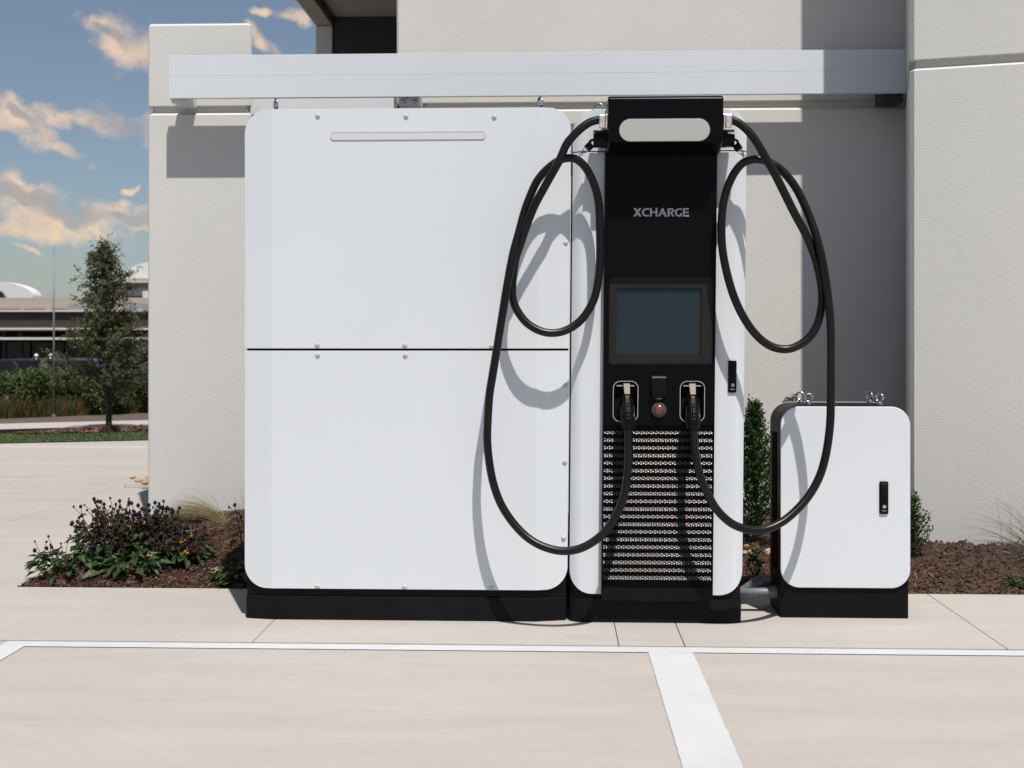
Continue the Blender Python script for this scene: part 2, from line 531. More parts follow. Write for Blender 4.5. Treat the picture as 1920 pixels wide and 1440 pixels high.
class MB:
    """collects geometry for one mesh"""
    def __init__(self):
        self.v, self.f = [], []

    def add(self, v, f):
        k = len(self.v)
        self.v += [tuple(p) for p in v]
        self.f += [tuple(i + k for i in fc) for fc in f]
        return self

    def box(self, x0, x1, y0, y1, z0, z1):
        return self.add([(x0, y0, z0), (x1, y0, z0), (x1, y1, z0), (x0, y1, z0), (x0, y0, z1), (x1, y0, z1), (x1, y1, z1), (x0, y1, z1)],
                        [(0, 3, 2, 1), (4, 5, 6, 7), (0, 1, 5, 4), (1, 2, 6, 5), (2, 3, 7, 6), (3, 0, 4, 7)])

    def prism(self, poly, y0, y1):
        """poly: (x, z) outline, extruded from y0 (front) to y1"""
        n = len(poly)
        v = [(x, y0, z) for x, z in poly] + [(x, y1, z) for x, z in poly]
        f = [tuple(range(n)), tuple(range(2 * n - 1, n - 1, -1))]
        f += [(i, i + n, (i + 1) % n + n, (i + 1) % n) for i in range(n)]
        return self.add(v, f)

    def prism_x(self, poly, x0, x1):
        """poly: (y, z) outline"""
        n = len(poly)
        v = [(x0, y, z) for y, z in poly] + [(x1, y, z) for y, z in poly]
        f = [tuple(range(n)), tuple(range(2 * n - 1, n - 1, -1))]
        f += [(i, i + n, (i + 1) % n + n, (i + 1) % n) for i in range(n)]
        return self.add(v, f)

    def prism_z(self, poly, z0, z1):
        n = len(poly)
        v = [(x, y, z0) for x, y in poly] + [(x, y, z1) for x, y in poly]
        f = [tuple(range(n)), tuple(range(2 * n - 1, n - 1, -1))]
        f += [(i, i + n, (i + 1) % n + n, (i + 1) % n) for i in range(n)]
        return self.add(v, f)

    def tube(self, path, r, n=10, cap=True, closed=False):
        path = [Vector(p) for p in path]
        m = len(path)
        rs = r if isinstance(r, (list, tuple)) else [r] * m
        tang = []
        for i in range(m):
            a = path[(i - 1) % m] if (closed or i > 0) else path[i]
            b = path[(i + 1) % m] if (closed or i < m - 1) else path[i]
            tang.append((b - a).normalized())
        ref = Vector((0, 0, 1)) if abs(tang[0].z) < 0.9 else Vector((1, 0, 0))
        u = tang[0].cross(ref).normalized()
        v, f = [], []
        for i in range(m):
            t = tang[i]
            u = (u - t * u.dot(t)).normalized()
            w = t.cross(u)
            for k in range(n):
                a = 2 * math.pi * k / n
                v.append(path[i] + (u * math.cos(a) + w * math.sin(a)) * rs[i])
        for i in range(m if closed else m - 1):
            j = (i + 1) % m
            for k in range(n):
                f.append((i * n + k, i * n + (k + 1) % n, j * n + (k + 1) % n, j * n + k))
        if cap and not closed:
            f.append(tuple(range(n - 1, -1, -1)))
            f.append(tuple((m - 1) * n + k for k in range(n)))
        return self.add(v, f)

    def torus(self, c, axis, r, rr, n=20, k=8):
        axis = Vector(axis).normalized()
        ref = Vector((0, 0, 1)) if abs(axis.z) < 0.9 else Vector((1, 0, 0))
        u = axis.cross(ref).normalized()
        w = axis.cross(u)
        c = Vector(c)
        return self.tube([c + (u * math.cos(2 * math.pi * i / n) + w * math.sin(2 * math.pi * i / n)) * r for i in range(n)], rr, k, closed=True)

    def sphere(self, c, rx, ry=None, rz=None, n=8, m=6):
        ry = ry or rx
        rz = rz or rx
        v = [(c[0], c[1], c[2] - rz)]
        for i in range(1, m):
            a = -math.pi / 2 + math.pi * i / m
            for k in range(n):
                b = 2 * math.pi * k / n
                v.append((c[0] + rx * math.cos(a) * math.cos(b), c[1] + ry * math.cos(a) * math.sin(b), c[2] + rz * math.sin(a)))
        v.append((c[0], c[1], c[2] + rz))
        f = [(0, 1 + (k + 1) % n, 1 + k) for k in range(n)]
        for i in range(m - 2):
            for k in range(n):
                a = 1 + i * n
                f.append((a + k, a + (k + 1) % n, a + n + (k + 1) % n, a + n + k))
        t = len(v) - 1
        a = 1 + (m - 2) * n
        f += [(a + k, a + (k + 1) % n, t) for k in range(n)]
        return self.add(v, f)

    def leaf(self, p, d, nrm, length, width, fold=0.15, curl=0.0):
        """a small folded leaf of four triangles' worth of surface"""
        d = d.normalized()
        s = d.cross(nrm).normalized()
        up = s.cross(d).normalized()
        a = p
        b = p + d * length * 0.45 + s * width * 0.5 + up * width * fold
        c = p + d * length - up * length * curl
        e = p + d * length * 0.45 - s * width * 0.5 + up * width * fold
        mid = p + d * length * 0.5 - up * length * curl * 0.2
        return self.add([a, b, c, e, mid], [(0, 1, 4), (1, 2, 4), (0, 4, 3), (4, 2, 3)])

    def blade(self, pts, w, nrm):
        """a grass blade: a strip that narrows to its tip"""
        v, f = [], []
        m = len(pts)
        for i, p in enumerate(pts):
            t = (pts[min(i + 1, m - 1)] - pts[max(i - 1, 0)]).normalized()
            s = t.cross(nrm).normalized()
            ww = w * (1 - i / (m - 1)) ** 0.7
            if i == m - 1:
                v.append(p)
            else:
                v += [p - s * ww / 2, p + s * ww / 2]
        for i in range(m - 2):
            f.append((2 * i, 2 * i + 1, 2 * i + 3, 2 * i + 2))
        f.append((2 * (m - 2), 2 * (m - 2) + 1, 2 * (m - 1)))
        return self.add(v, f)

    def build(self, name, mat, parent=None, **kw):
        return ob(name, self.v, self.f, mat, parent, **kw)


def rrect(x0, x1, z0, z1, r, n=8):
    """rounded rectangle outline; r is one radius or (bl, br, tr, tl)"""
    if not isinstance(r, (tuple, list)):
        r = (r,) * 4
    out = []
    for (cx, cz, a0, rr) in ((x0, z0, 180, r[0]), (x1, z0, 270, r[1]), (x1, z1, 0, r[2]), (x0, z1, 90, r[3])):
        if rr <= 0:
            out.append((cx, cz))
            continue
        ox = cx + (rr if cx == x0 else -rr)
        oz = cz + (rr if cz == z0 else -rr)
        for i in range(n + 1):
            a = R(a0 + 90 * i / n)
            out.append((ox + rr * math.cos(a), oz + rr * math.sin(a)))
    return out


def catmull(pts, per=6):
    pts = [Vector(p) for p in pts]
    P = [pts[0] * 2 - pts[1]] + pts + [pts[-1] * 2 - pts[-2]]
    out = []
    for i in range(1, len(P) - 2):
        p0, p1, p2, p3 = P[i - 1:i + 3]
        for k in range(per):
            t = k / per
            out.append(0.5 * ((2 * p1) + (p2 - p0) * t + (2 * p0 - 5 * p1 + 4 * p2 - p3) * t * t + (3 * p1 - p0 - 3 * p2 + p3) * t ** 3))
    out.append(P[-2])
    return out


def plate(name, outer, holes, y0, y1, mat, parent, warp=None, **kw):
    """a flat plate in the xz plane with holes cut through it, y0 in front"""
    cu = bpy.data.curves.new(name, 'CURVE')
    cu.dimensions = '2D'
    cu.fill_mode = 'BOTH'
    cu.extrude = (y1 - y0) / 2
    for poly in [outer] + holes:
        sp = cu.splines.new('POLY')
        sp.points.add(len(poly) - 1)
        for p, (x, z) in zip(sp.points, poly):
            p.co = (x, z, 0, 1)
        sp.use_cyclic_u = True
    tmp = bpy.data.objects.new('tmp', cu)
    me = bpy.data.meshes.new_from_object(tmp)
    ym = (y0 + y1) / 2
    vv = [(v.co.x, ym - v.co.z, v.co.y) for v in me.vertices]
    ff = [tuple(p.vertices) for p in me.polygons]
    bpy.data.objects.remove(tmp)
    bpy.data.meshes.remove(me)
    return ob(name, vv, ff, mat, parent, warp=warp, **kw)


def lean(x, y, z):
    """the cabinets do not stand quite plumb: the right-hand ones lean a little to the right"""
    return (x + 0.0100 * z * max(0.0, min(1.0, (x + 1.222) / 1.62)), y, z)


def folded(name, x0, x1, top, bot, yf, thick, mat, parent, xs_extra=(), n=40, bevel=0.003, yback=None, warp=lean):
    """a sheet-metal panel whose front follows yf(x) and whose outline is top(x), bot(x)"""
    xs = sorted(set([round(x0 + (x1 - x0) * i / n, 5) for i in range(n + 1)] + [round(x, 5) for x in xs_extra if x0 <= x <= x1]))
    m = len(xs)
    v = []
    for x in xs:
        yb = yback if yback is not None else yf(x) + thick
        v += [(x, yf(x), bot(x)), (x, yf(x), top(x)), (x, yb, bot(x)), (x, yb, top(x))]
    f = []
    for i in range(m - 1):
        a, b = 4 * i, 4 * i + 4
        f += [(a, b, b + 1, a + 1), (a + 2, a + 3, b + 3, b + 2), (a + 1, b + 1, b + 3, a + 3), (a, a + 2, b + 2, b)]
    f += [(0, 1, 3, 2), (4 * m - 4, 4 * m - 2, 4 * m - 1, 4 * m - 3)]
    return ob(name, v, f, mat, parent, bevel=bevel, warp=warp)


def arc_edge(x0, x1, z, r, sign):
    """edge height with corners of radius r (left, right); sign +1 for a top edge, -1 for a bottom edge"""
    rl, rr = r

    def fn(x):
        d = 0.0
        if rl and x < x0 + rl:
            q = (x0 + rl - x) / rl
            d = rl * (1 - math.sqrt(max(0, 1 - q * q)))
        if rr and x > x1 - rr:
            q = (x - x1 + rr) / rr
            d = rr * (1 - math.sqrt(max(0, 1 - q * q)))
        return z - sign * d
    return fn


def arc_xs(x0, x1, rl, rr, n=12):
    out = []
    for i in range(n + 1):
        a = math.pi / 2 * i / n
        out += [x0 + rl * (1 - math.cos(a)), x1 - rr * (1 - math.cos(a))]
    return out

# ================================================================== GROUND
gr = MB()
prof_g = [(-60, -0.05), (14.5, -0.05), (20, -0.45), (30, -1.15), (36, -1.2), (900, -1.2)]
for y_, z_ in prof_g:
    gr.v += [(-500, y_, z_), (500, y_, z_)]
gr.f = [(2 * i, 2 * i + 1, 2 * i + 3, 2 * i + 2) for i in range(len(prof_g) - 1)]
gr.build('ground', M_SOILROAD, kind='structure')

lot = thing('parking_lot', 'pale concrete parking lot', 'lot')
lot['kind'] = 'structure'
del lot['category']
GAP = 0.0014


def slab(name, x0, x1, y0, y1, ztop, zbot, mat, parent, bevel=0.002):
    return MB().box(x0 + GAP, x1 - GAP, y0 + GAP, y1 - GAP, zbot, ztop).build(name, mat, parent, bevel=bevel)


for (x0, x1, y0, y1) in ((-9.0, -2.42, -7.5, -0.333), (-2.42, 3.6, -7.5, -0.333), (3.6, 9.0, -7.5, -0.333)):
    slab('slab', x0, x1, y0, y1, 0.0, -0.04, M_LOT, lot)
MB().box(-9, 9, -7.5, -0.30, -0.048, -0.042).build('joint_filler', M_JOINT, lot)

walk = thing('sidewalk', 'pale concrete sidewalk strip', 'sidewalk')
walk['kind'] = 'structure'
del walk['category']
JX = [-9.0, -5.2, -3.1, -1.10, 0.231, 0.468, 1.61, 3.1, 6.0]
for a, b in zip(JX[:-1], JX[1:]):
    slab('slab', a, b, -0.333, 0.572, 0.006, -0.03, M_WALK, walk, 0.002)
MB().box(-9, 6, -0.325, 0.565, -0.045, -0.02).build('joint_filler', M_JOINT, walk)

drive = thing('concrete_drive', 'pale concrete drive beyond the planting bed', 'drive')
drive['kind'] = 'structure'
del drive['category']
DX = [-16.0, -9.0, -6.2, -4.18, -3.29, -2.40]
for a, b in zip(DX[:-1], DX[1:]):
    slab('slab', a, b, 0.572, 4.86, 0.0, -0.04, M_LOT, drive)
slab('slab', -2.40, 5.0, 2.75, 4.86, 0.0, -0.04, M_LOT, drive)
for a, b in ((-30, -14), (-14, -7.0), (-7.0, -3.6), (-3.6, 6)):
    slab('slab', a, b, 4.86, 9.3, 0.0, -0.04, M_ROAD, drive)
MB().box(-30, 6, 0.58, 7.6, -0.048, -0.044).build('joint_filler', M_JOINT, drive)

# painted markings, 4 mm sheets on the lot
def sheet(name, x0, x1, y0, y1, z, mat, **kw):
    random.seed(int(abs(x0 * 977 + y0 * 131)))
    n = max(2, int(max(x1 - x0, y1 - y0) / 0.03))
    v, f = [], []
    for i in range(n + 1):
        t = i / n
        j0, j1 = random.uniform(-.0011, .0011), random.uniform(-.0011, .0011)
        if x1 - x0 > y1 - y0:
            v += [(x0 + (x1 - x0) * t, y0 + j0, z), (x0 + (x1 - x0) * t, y1 + j1, z)]
        else:
            v += [(x1 + j1, y0 + (y1 - y0) * t, z), (x0 + j0, y0 + (y1 - y0) * t, z)]
    for i in range(n):
        f.append((2 * i, 2 * i + 2, 2 * i + 3, 2 * i + 1))
    return ob(name, v, f, mat, **kw)


sheet('parking_line', -1.908, 6.0, -0.412, -0.342, 0.003, M_PAINTLINE, label='long white painted line along the front of the sidewalk', category='road marking')
sheet('parking_line', 0.331, 0.488, -7.4, -0.413, 0.003, M_PAINTLINE, label='wide white stall stripe running towards the viewer below the charger', category='road marking')
sheet('parking_line', -2.000, -1.908, -7.4, -0.342, 0.003, M_PAINTLINE, label='white stall stripe at the lower left corner', category='road marking')

# ================================================================== BUILDING: wall, pillar, column, beam, canopy
def grooved_wall(name, poly_top, z1, zg, mat, label, category, zg_h=0.032, depth=0.028, z0=-0.04, chamfer=0.014, closed=True, gap=True):
    """plan polygon (list of (x, y)), extruded to z1 with a recessed V groove round it at height zg"""
    o = thing(name, label, category, (poly_top[0][0], poly_top[0][1], 0))

    def inset(poly, d):
        n = len(poly)
        out = []
        for i in range(n):
            p0, p1, p2 = Vector(poly[i - 1]), Vector(poly[i]), Vector(poly[(i + 1) % n])
            e1, e2 = (p1 - p0).normalized(), (p2 - p1).normalized()
            n1, n2 = Vector((-e1.y, e1.x)), Vector((-e2.y, e2.x))
            bis = (n1 + n2)
            bis = bis / max(0.25, bis.dot(n1))
            out.append(tuple(p1 + bis * d))
        return out
    h = zg_h / 2
    secs = [[(z0, 0), (zg - h - 0.020, 0), (zg - h, depth)], [(zg - h, depth), (zg + h, depth)],
            [(zg + h, depth), (zg + h + 0.004, 0), (z1 - chamfer, 0), (z1, chamfer)]]
    names = ('lower_panel', 'reveal', 'upper_panel')
    n = len(poly_top)
    for nm, sec in zip(names, secs):
        v, f = [], []
        for (z, d) in sec:
            v += [(x, y, z) for x, y in inset(poly_top, d)]
        for i in range(len(sec) - 1):
            for k in range(n):
                f.append((i * n + k, i * n + (k + 1) % n, (i + 1) * n + (k + 1) % n, (i + 1) * n + k))
        if nm == 'upper_panel':
            f.append(tuple((len(sec) - 1) * n + k for k in range(n)))
        ob(nm, v, f, mat, o)
    return o


def chamfered(poly, c, idx):
    """cut the corners idx of a plan polygon by c"""
    out = []
    n = len(poly)
    for i, p in enumerate(poly):
        if i in idx:
            p0, p1, p2 = Vector(poly[i - 1]), Vector(p), Vector(poly[(i + 1) % n])
            out.append(tuple(p1 + (p0 - p1).normalized() * c))
            out.append(tuple(p1 + (p2 - p1).normalized() * c))
        else:
            out.append(p)
    return out


YW = 2.37
ZG = 2.482
grooved_wall('building_wall', chamfered([(-0.935, YW), (2.5, YW), (2.5, 2.95), (-0.935, 2.95)], 0.012, (0,)), 5.6, ZG, M_STUCCO,
             'pale stucco building wall behind the charger, half in shade', 'wall')
grooved_wall('corner_column', chamfered([(-2.425, YW), (-1.798, YW), (-1.93, 2.72), (-2.425, 2.72)], 0.010, (0, 1)), 2.985, ZG - 0.008, M_STUCCO2,
             'short pale stucco column at the left behind the battery cabinet', 'column')
dv = Vector((0.9655, -0.2605))
pv = Vector((0.2605, 0.9655))
c0 = Vector((1.795, 1.45))
pil = [tuple(c0), tuple(c0 + dv * 3.2), tuple(c0 + dv * 3.2 + pv * 1.2), tuple(c0 + pv * 1.2)]
grooved_wall('angled_pillar', chamfered(pil, 0.022, (0,)), 5.8, ZG + 0.016, M_STUCCO2,
             'large angled stucco pillar at the right edge', 'pillar')

# canopy block at the upper left behind the wall
cp = thing('canopy_block', 'shaded building canopy with beam and dark recess at the top behind the wall', 'building', (-2.3, 7.0, 0))
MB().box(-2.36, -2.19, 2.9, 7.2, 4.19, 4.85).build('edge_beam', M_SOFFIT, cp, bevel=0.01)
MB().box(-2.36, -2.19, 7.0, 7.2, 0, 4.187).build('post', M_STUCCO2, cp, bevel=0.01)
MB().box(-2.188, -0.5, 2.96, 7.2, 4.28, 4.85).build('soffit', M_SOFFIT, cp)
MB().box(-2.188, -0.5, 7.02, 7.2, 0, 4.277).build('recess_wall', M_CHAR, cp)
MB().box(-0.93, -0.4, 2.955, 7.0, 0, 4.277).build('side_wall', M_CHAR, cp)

# white metal beam in front of the wall
bm_ = thing('fascia_beam', 'long white metal beam running across the wall above the cabinets', 'beam', (-2.23, 2.17, 2.5))
BY = 2.165
for (z0, z1) in ((2.497, 2.6240), (2.6244, 2.745)):
    MB().box(-2.23, 2.02, BY, BY + 0.03, z0, z1).build('board', M_BEAM, bm_, bevel=0.0007, seg=1)
for bx0, bx1 in ((-2.226, -2.13), (-0.90, -0.78), (1.86, 1.98)):
    MB().box(bx0, bx1, BY + 0.031, YW - 0.001 if bx0 < 1.5 else YW - 0.03, 2.455 if bx0 > -2 else 2.478, 2.56).build('bracket', M_BEAM if bx0 < 1.5 else M_CHAR, bm_, bevel=0.002)
for bx in (-0.872, -0.808):
    MB().tube([(bx, BY + 0.03, 2.475), (bx, BY + 0.012, 2.475)], 0.012, 8).build('bolt', M_GALV, bm_)
gt = thing('gate_rail', 'pale metal rail spanning the gap between column and wall under the beam', 'rail', (-1.4, 2.5, 2.4))
MB().box(-1.86, -0.94, 2.45, 2.50, 2.452, 2.56).build('rail', M_BEAM, gt, bevel=0.003)
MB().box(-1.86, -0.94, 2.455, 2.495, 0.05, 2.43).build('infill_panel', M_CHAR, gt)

# ================================================================== BATTERY CABINET
cab = thing('battery_cabinet', 'large white two-panel battery cabinet on a black plinth', 'cabinet', (-0.58, 0.3, 0))
CX0, CX1 = -1.222, 0.0485


def cab_y(x):
    if x < CX0 + 0.112:
        return 0.021 * (CX0 + 0.112 - x) / 0.112
    if x > CX1 - 0.125:
        return 0.030 * (x - CX1 + 0.125) / 0.125
    return 0.0


folds = (CX0 + 0.112, CX1 - 0.125)
xe = list(folds) + arc_xs(CX0, CX1, 0.094, 0.088)
flat = lambda z: (lambda x: z)
folded('upper_panel', CX0, CX1, arc_edge(CX0, CX1, 2.010, (0.094, 0.082), 1), flat(1.0715), cab_y, 0.014, M_WHITE, cab, xe)
folded('lower_panel', CX0, CX1, flat(1.0625), arc_edge(CX0, CX1, 0.130, (0.090, 0.088), -1), cab_y, 0.014, M_WHITE, cab, xe)
ix0, ix1 = CX0 + 0.006, CX1 - 0.004
folded('chassis', ix0, ix1, arc_edge(ix0, ix1, 2.002, (0.094, 0.084), 1), flat(0.0995), lambda x: cab_y(x) + 0.0145, 0.7, M_BLACK, cab, xe, yback=0.80)
folded('plinth', CX0 + 0.004, CX1 - 0.004, flat(0.098), flat(0.0), lambda x: cab_y(x) + 0.008, 0.7, M_BASE, cab, folds, yback=0.80)
# frosted light bar
bar = rrect(-0.881, -0.281, 1.8885, 1.9165, 0.014)
MB().prism([(x, z) for x, z in bar], -0.0022, 0.006).build('light_bar', M_LIGHTBAR, cab, warp=lean)
ring = [rrect(-0.881 - 0.0016, -0.281 + 0.0016, 1.8869, 1.9181, 0.0156)]
plate('light_bar_rim', ring[0], [bar], -0.003, 0.006, simple('pale_rim', (0.48, 0.49, 0.52), 0.4), cab, warp=lean)


def rivet_mesh():
    mb = MB()
    prof = [(0.0095, 0.0), (0.0095, -0.0022), (0.0075, -0.0046), (0.0035, -0.0058)]
    n = 14
    v = [(r * math.cos(2 * math.pi * k / n), y, r * math.sin(2 * math.pi * k / n)) for r, y in prof for k in range(n)]
    f = [(i * n + k, i * n + (k + 1) % n, (i + 1) * n + (k + 1) % n, (i + 1) * n + k) for i in range(3) for k in range(n)]
    f.append(tuple(3 * n + k for k in range(n)))
    me = bpy.data.meshes.new('screw')
    me.from_pydata(v, [], f)
    me.shade_smooth()
    me.materials.append(M_RIVET)
    return me


RIV = rivet_mesh()
for x, z in [(-0.927, 1.983), (-0.58, 1.979), (-0.235, 1.974), (-0.929, 1.085), (-0.585, 1.084), (-0.245, 1.081), (-0.927, 1.046), (-0.583, 1.045), (-0.233, 1.043), (-0.929, 0.139), (-0.586, 0.139), (-0.245, 0.138)]:
    o = bpy.data.objects.new('screw', RIV)
    o.location = (x, 0.0003, z)
    link(o, cab)
for x, z in [(0.043, 1.485), (0.041, 0.927), (0.039, 0.628), (0.035, 0.331)]:
    o = bpy.data.objects.new('screw', RIV)
    o.location = (x, cab_y(x - 0.004) - 0.0005, z)
    o.rotation_euler = (0, 0, math.atan2(0.03, 0.125))
    link(o, cab)


def eyebolt(parent, x, y, z, yaw, r=0.0195, rr=0.0052, zrot=0.0):
    d = Vector((math.cos(yaw), math.sin(yaw), 0))
    e = MB().torus((x, y, z + 0.012 + r), d, r, rr, 22, 8).build('lifting_eye', M_CHROME, parent, smooth=True)
    MB().tube([(x, y, z - 0.002), (x, y, z + 0.004), (x, y, z + 0.005), (x, y, z + 0.014)], [0.013, 0.013, 0.0075, 0.0065], 12).build('collar', M_CHROME, e)
    return e


eyebolt(cab, -1.105, 0.05, 2.008, R(28))
eyebolt(cab, -0.057, 0.05, 2.008, R(25))

# ================================================================== CHARGER
chg = thing('ev_charger', 'white and black charging station with screen and two plugs', 'charger', (0.39, 0.2, 0))
HX0, HX1 = 0.0565, 0.7275
BX0, BX1 = 0.1800, 0.6065


def chg_y(x):
    e = min(x - HX0, HX1 - x)
    w = 0.05
    if e < w:
        q = 1 - e / w
        return 0.026 * q ** 2.2
    return 0.0


xe2 = arc_xs(HX0, HX1, 0.088, 0.096) + [HX0 + 0.05 * i / 8 for i in range(9)] + [HX1 - 0.05 * i / 8 for i in range(9)]
folded('top_cap', HX0, HX1, arc_edge(HX0, HX1, 2.000, (0.084, 0.090), 1), flat(1.8395), chg_y, 0.014, M_WHITE, chg, xe2)
folded('left_panel', HX0, BX0 - 0.001, flat(1.8345), arc_edge(HX0, HX1, 0.118, (0.088, 0.09), -1), chg_y, 0.014, M_WHITE, chg, xe2, n=16)
folded('right_panel', BX1 + 0.001, HX1, flat(1.8345), arc_edge(HX0, HX1, 0.116, (0.088, 0.096), -1), chg_y, 0.014, M_WHITE, chg, xe2, n=16)
jx0, jx1 = HX0 + 0.004, HX1 - 0.006
folded('chassis', jx0, jx1, arc_edge(jx0, jx1, 1.992, (0.084, 0.090), 1), flat(0.1), lambda x: chg_y(x) + 0.0145 if not (BX0 < x < BX1) else 0.045, 0.7, M_BLACK, chg, xe2 + [BX0 + .001, BX1 - .001, BX0, BX1], yback=0.80, bevel=0.0)
folded('plinth', HX0 + 0.001, HX1 - 0.003, flat(0.0985), flat(0.0), lambda x: chg_y(x) + 0.006, 0.7, M_BASE, chg, xe2, yback=0.80)

FY = -0.032                              # front of the black face
PT = -0.004
Zs = lambda *a: a
scr = rrect(0.207 - 0.008, 0.609 - 0.008, 1.009, 1.352, 0.012)
HOLST = []
for (u0, u1) in ((0.225, 0.322), (0.481, 0.577)):
    HOLST.append((u0 - 0.0085, u1 - 0.0085))
HZ0, HZ1 = 0.789, 0.947
holes = [scr] + [rrect(a + 0.003, b - 0.003, HZ0 + 0.003, HZ1 - 0.003, 0.0258) for a, b in HOLST]
GZ0, GZ1 = 0.150, 0.776
plate('face_plate', [(BX0, GZ1), (BX1, GZ1), (BX1, 1.836), (BX0, 1.836)], holes, FY, PT, M_FACE, chg, warp=lean)
for (a, b, m) in ((BX0, BX0 + 0.0045, M_FACE), (BX1 - 0.0045, BX1, M_FACE)):
    MB().box(a, b, FY, 0.044, GZ0, GZ1 - 0.0005).build('grille_frame', m, chg, warp=lean)
MB().box(BX0, BX1, FY, 0.044, 0.100, GZ0).build('grille_sill', M_BLACK, chg, warp=lean)
MB().box(BX0 + .001, BX1 - .001, 0.020, 0.044, GZ0, 1.834).build('backing', M_DARK, chg, warp=lean)

# perforated grille: real hexagonal holes
gm = MB()
pitch = 0.0106
cw = pitch * 0.8660
ncol = int(round((BX1 - BX0 - 0.009) / cw))
cw = (BX1 - BX0 - 0.009) / ncol
nrow = int(round((GZ1 - GZ0) / pitch))
pitch = (GZ1 - GZ0) / nrow
rh = 0.0042
gv, gf = [], []
for i in range(ncol):
    cx = BX0 + 0.0045 + cw * (i + 0.5)
    off = 0.5 if i % 2 else 0.0
    for j in range(nrow if off else nrow):
        cz = GZ0 + pitch * (j + 0.5 + (off - 0.25))
        k = len(gv)
        # hexagon cell with points left and right (flat top): cell corner and hole corner
        cell = [(cw * 0.6667, 0), (cw * 0.3333, pitch / 2), (-cw * 0.3333, pitch / 2), (-cw * 0.6667, 0), (-cw * 0.3333, -pitch / 2), (cw * 0.3333, -pitch / 2)]
        for (dx, dz) in cell:
            gv.append((min(max(cx + dx, BX0 + 0.0046), BX1 - 0.0046), FY + 0.002, min(max(cz + dz, GZ0), GZ1 - 0.0006)))
        for q in range(6):
            a = R(60 * q)
            gv.append((cx + rh * math.cos(a), FY + 0.002, cz + rh * math.sin(a)))
        for q in range(6):
            a = R(60 * q)
            gv.append((cx + rh * math.cos(a), FY + 0.0026, cz + rh * math.sin(a)))
        for q in range(6):
            p = (q + 1) % 6
            gf.append((k + q, k + p, k + 6 + p, k + 6 + q))
            gf.append((k + 6 + q, k + 6 + p, k + 12 + p, k + 12 + q))
ob('perforated_grille', gv, gf, M_FACE, chg, warp=lean)
# bright fins behind it
NF = 20
for i in range(NF):
    zc = 0.748 - i * (0.748 - 0.187) / (NF - 1)
    MB().prism_x([(FY + 0.0052, zc - 0.0066), (FY + 0.0062, zc - 0.0070), (FY + 0.0148, zc + 0.0056), (FY + 0.0138, zc + 0.0060)], BX0 + .006, BX1 - .006).build('cooling_fin', M_FIN, chg, warp=lean)

# screen
sx0, sx1 = 0.207 - 0.008, 0.609 - 0.008
dz0, dz1 = 1.048, 1.306
dx0, dx1 = 0.241 - 0.0125, 0.566 - 0.0125
plate('screen_bezel', rrect(sx0 + .001, sx1 - .001, 1.009 + .001, 1.352 - .001, 0.011), [[(dx0, dz0), (dx1, dz0), (dx1, dz1), (dx0, dz1)]], FY + 0.0155, FY + 0.0235, M_BEZEL, chg, warp=lean, bevel=0.001)
MB().box(dx0 - .002, dx1 + .002, FY + 0.0240, FY + 0.027, dz0 - .002, dz1 + .002).build('display', M_SCREEN, chg, warp=lean)

# plug holsters
for a, b in HOLST:
    outer = rrect(a, b, HZ0, HZ1, 0.028)
    inner = rrect(a + 0.0027, b - 0.0027, HZ0 + 0.0027, HZ1 - 0.0027, 0.0255)
    h = plate('plug_holster', outer, [inner], FY - 0.0015, FY + 0.012, M_LINE, chg, warp=lean)
    MB().box(a + 0.005, b - 0.005, -0.006, 0.016, HZ0 + 0.005, HZ1 - 0.005).build('recess', M_DARK, h, warp=lean)
    for (p, q) in ((a + 0.014, a + 0.037), (b - 0.037, b - 0.014)):
        MB().box(p, q, FY + 0.004, FY + 0.010, HZ1 - 0.021, HZ1 - 0.0165).build('slot', M_LINE, h, warp=lean)

# card reader and button
rx0, rx1 = 0.366 - 0.0085, 0.433 - 0.0085
rz0, rz1 = 0.879, 0.967
cr = MB().prism_x([(FY + 0.004, rz0 + .006), (FY - 0.018, rz0 + .006), (FY - 0.026, rz0 + 0.022), (FY - 0.016, rz1 - .008), (FY - 0.010, rz1), (FY + 0.004, rz1)], rx0 + .004, rx1 - .004).build('card_reader', M_PLASTIC, chg, bevel=0.003, warp=lean)
MB().box(rx0, rx1, FY - 0.012, FY + 0.003, rz1 - 0.004, rz1 + 0.001).build('hood', M_PLASTIC, cr, bevel=0.001, warp=lean)
MB().tube([(rx0 + 0.02, FY - 0.012, rz0 + .003), ((rx0 + rx1) / 2, FY - 0.016, rz0 - .001), (rx1 - 0.02, FY - 0.012, rz0 + .003)], 0.0035, 8).build('lip', M_RING, cr, warp=lean)
bxc, bzc = 0.401 - 0.0085, 0.836


def dome(name, c, r, h, mat, parent, n=28, y=FY):
    v, f = [], []
    for i in range(6):
        a = math.pi / 2 * i / 6
        for k in range(n):
            b = 2 * math.pi * k / n
            v.append((c[0] + r * math.cos(a) * math.cos(b), y - h * math.sin(a), c[1] + r * math.cos(a) * math.sin(b)))
    v.append((c[0], y - h, c[1]))
    for i in range(5):
        for k in range(n):
            f.append((i * n + k, i * n + (k + 1) % n, (i + 1) * n + (k + 1) % n, (i + 1) * n + k))
    f += [(5 * n + k, 5 * n + (k + 1) % n, 6 * n) for k in range(n)]
    return ob(name, v, f, mat, parent, smooth=True, warp=lean)


sb = MB().tube([(bxc, FY + 0.003, bzc), (bxc, FY - 0.010, bzc), (bxc, FY - 0.0125, bzc)], [0.0285, 0.0285, 0.0265], 32).build('stop_button', M_RING, chg, warp=lean)
dome('button_cap', (bxc, bzc), 0.0215, 0.013, M_RED, sb, y=FY - 0.0126)

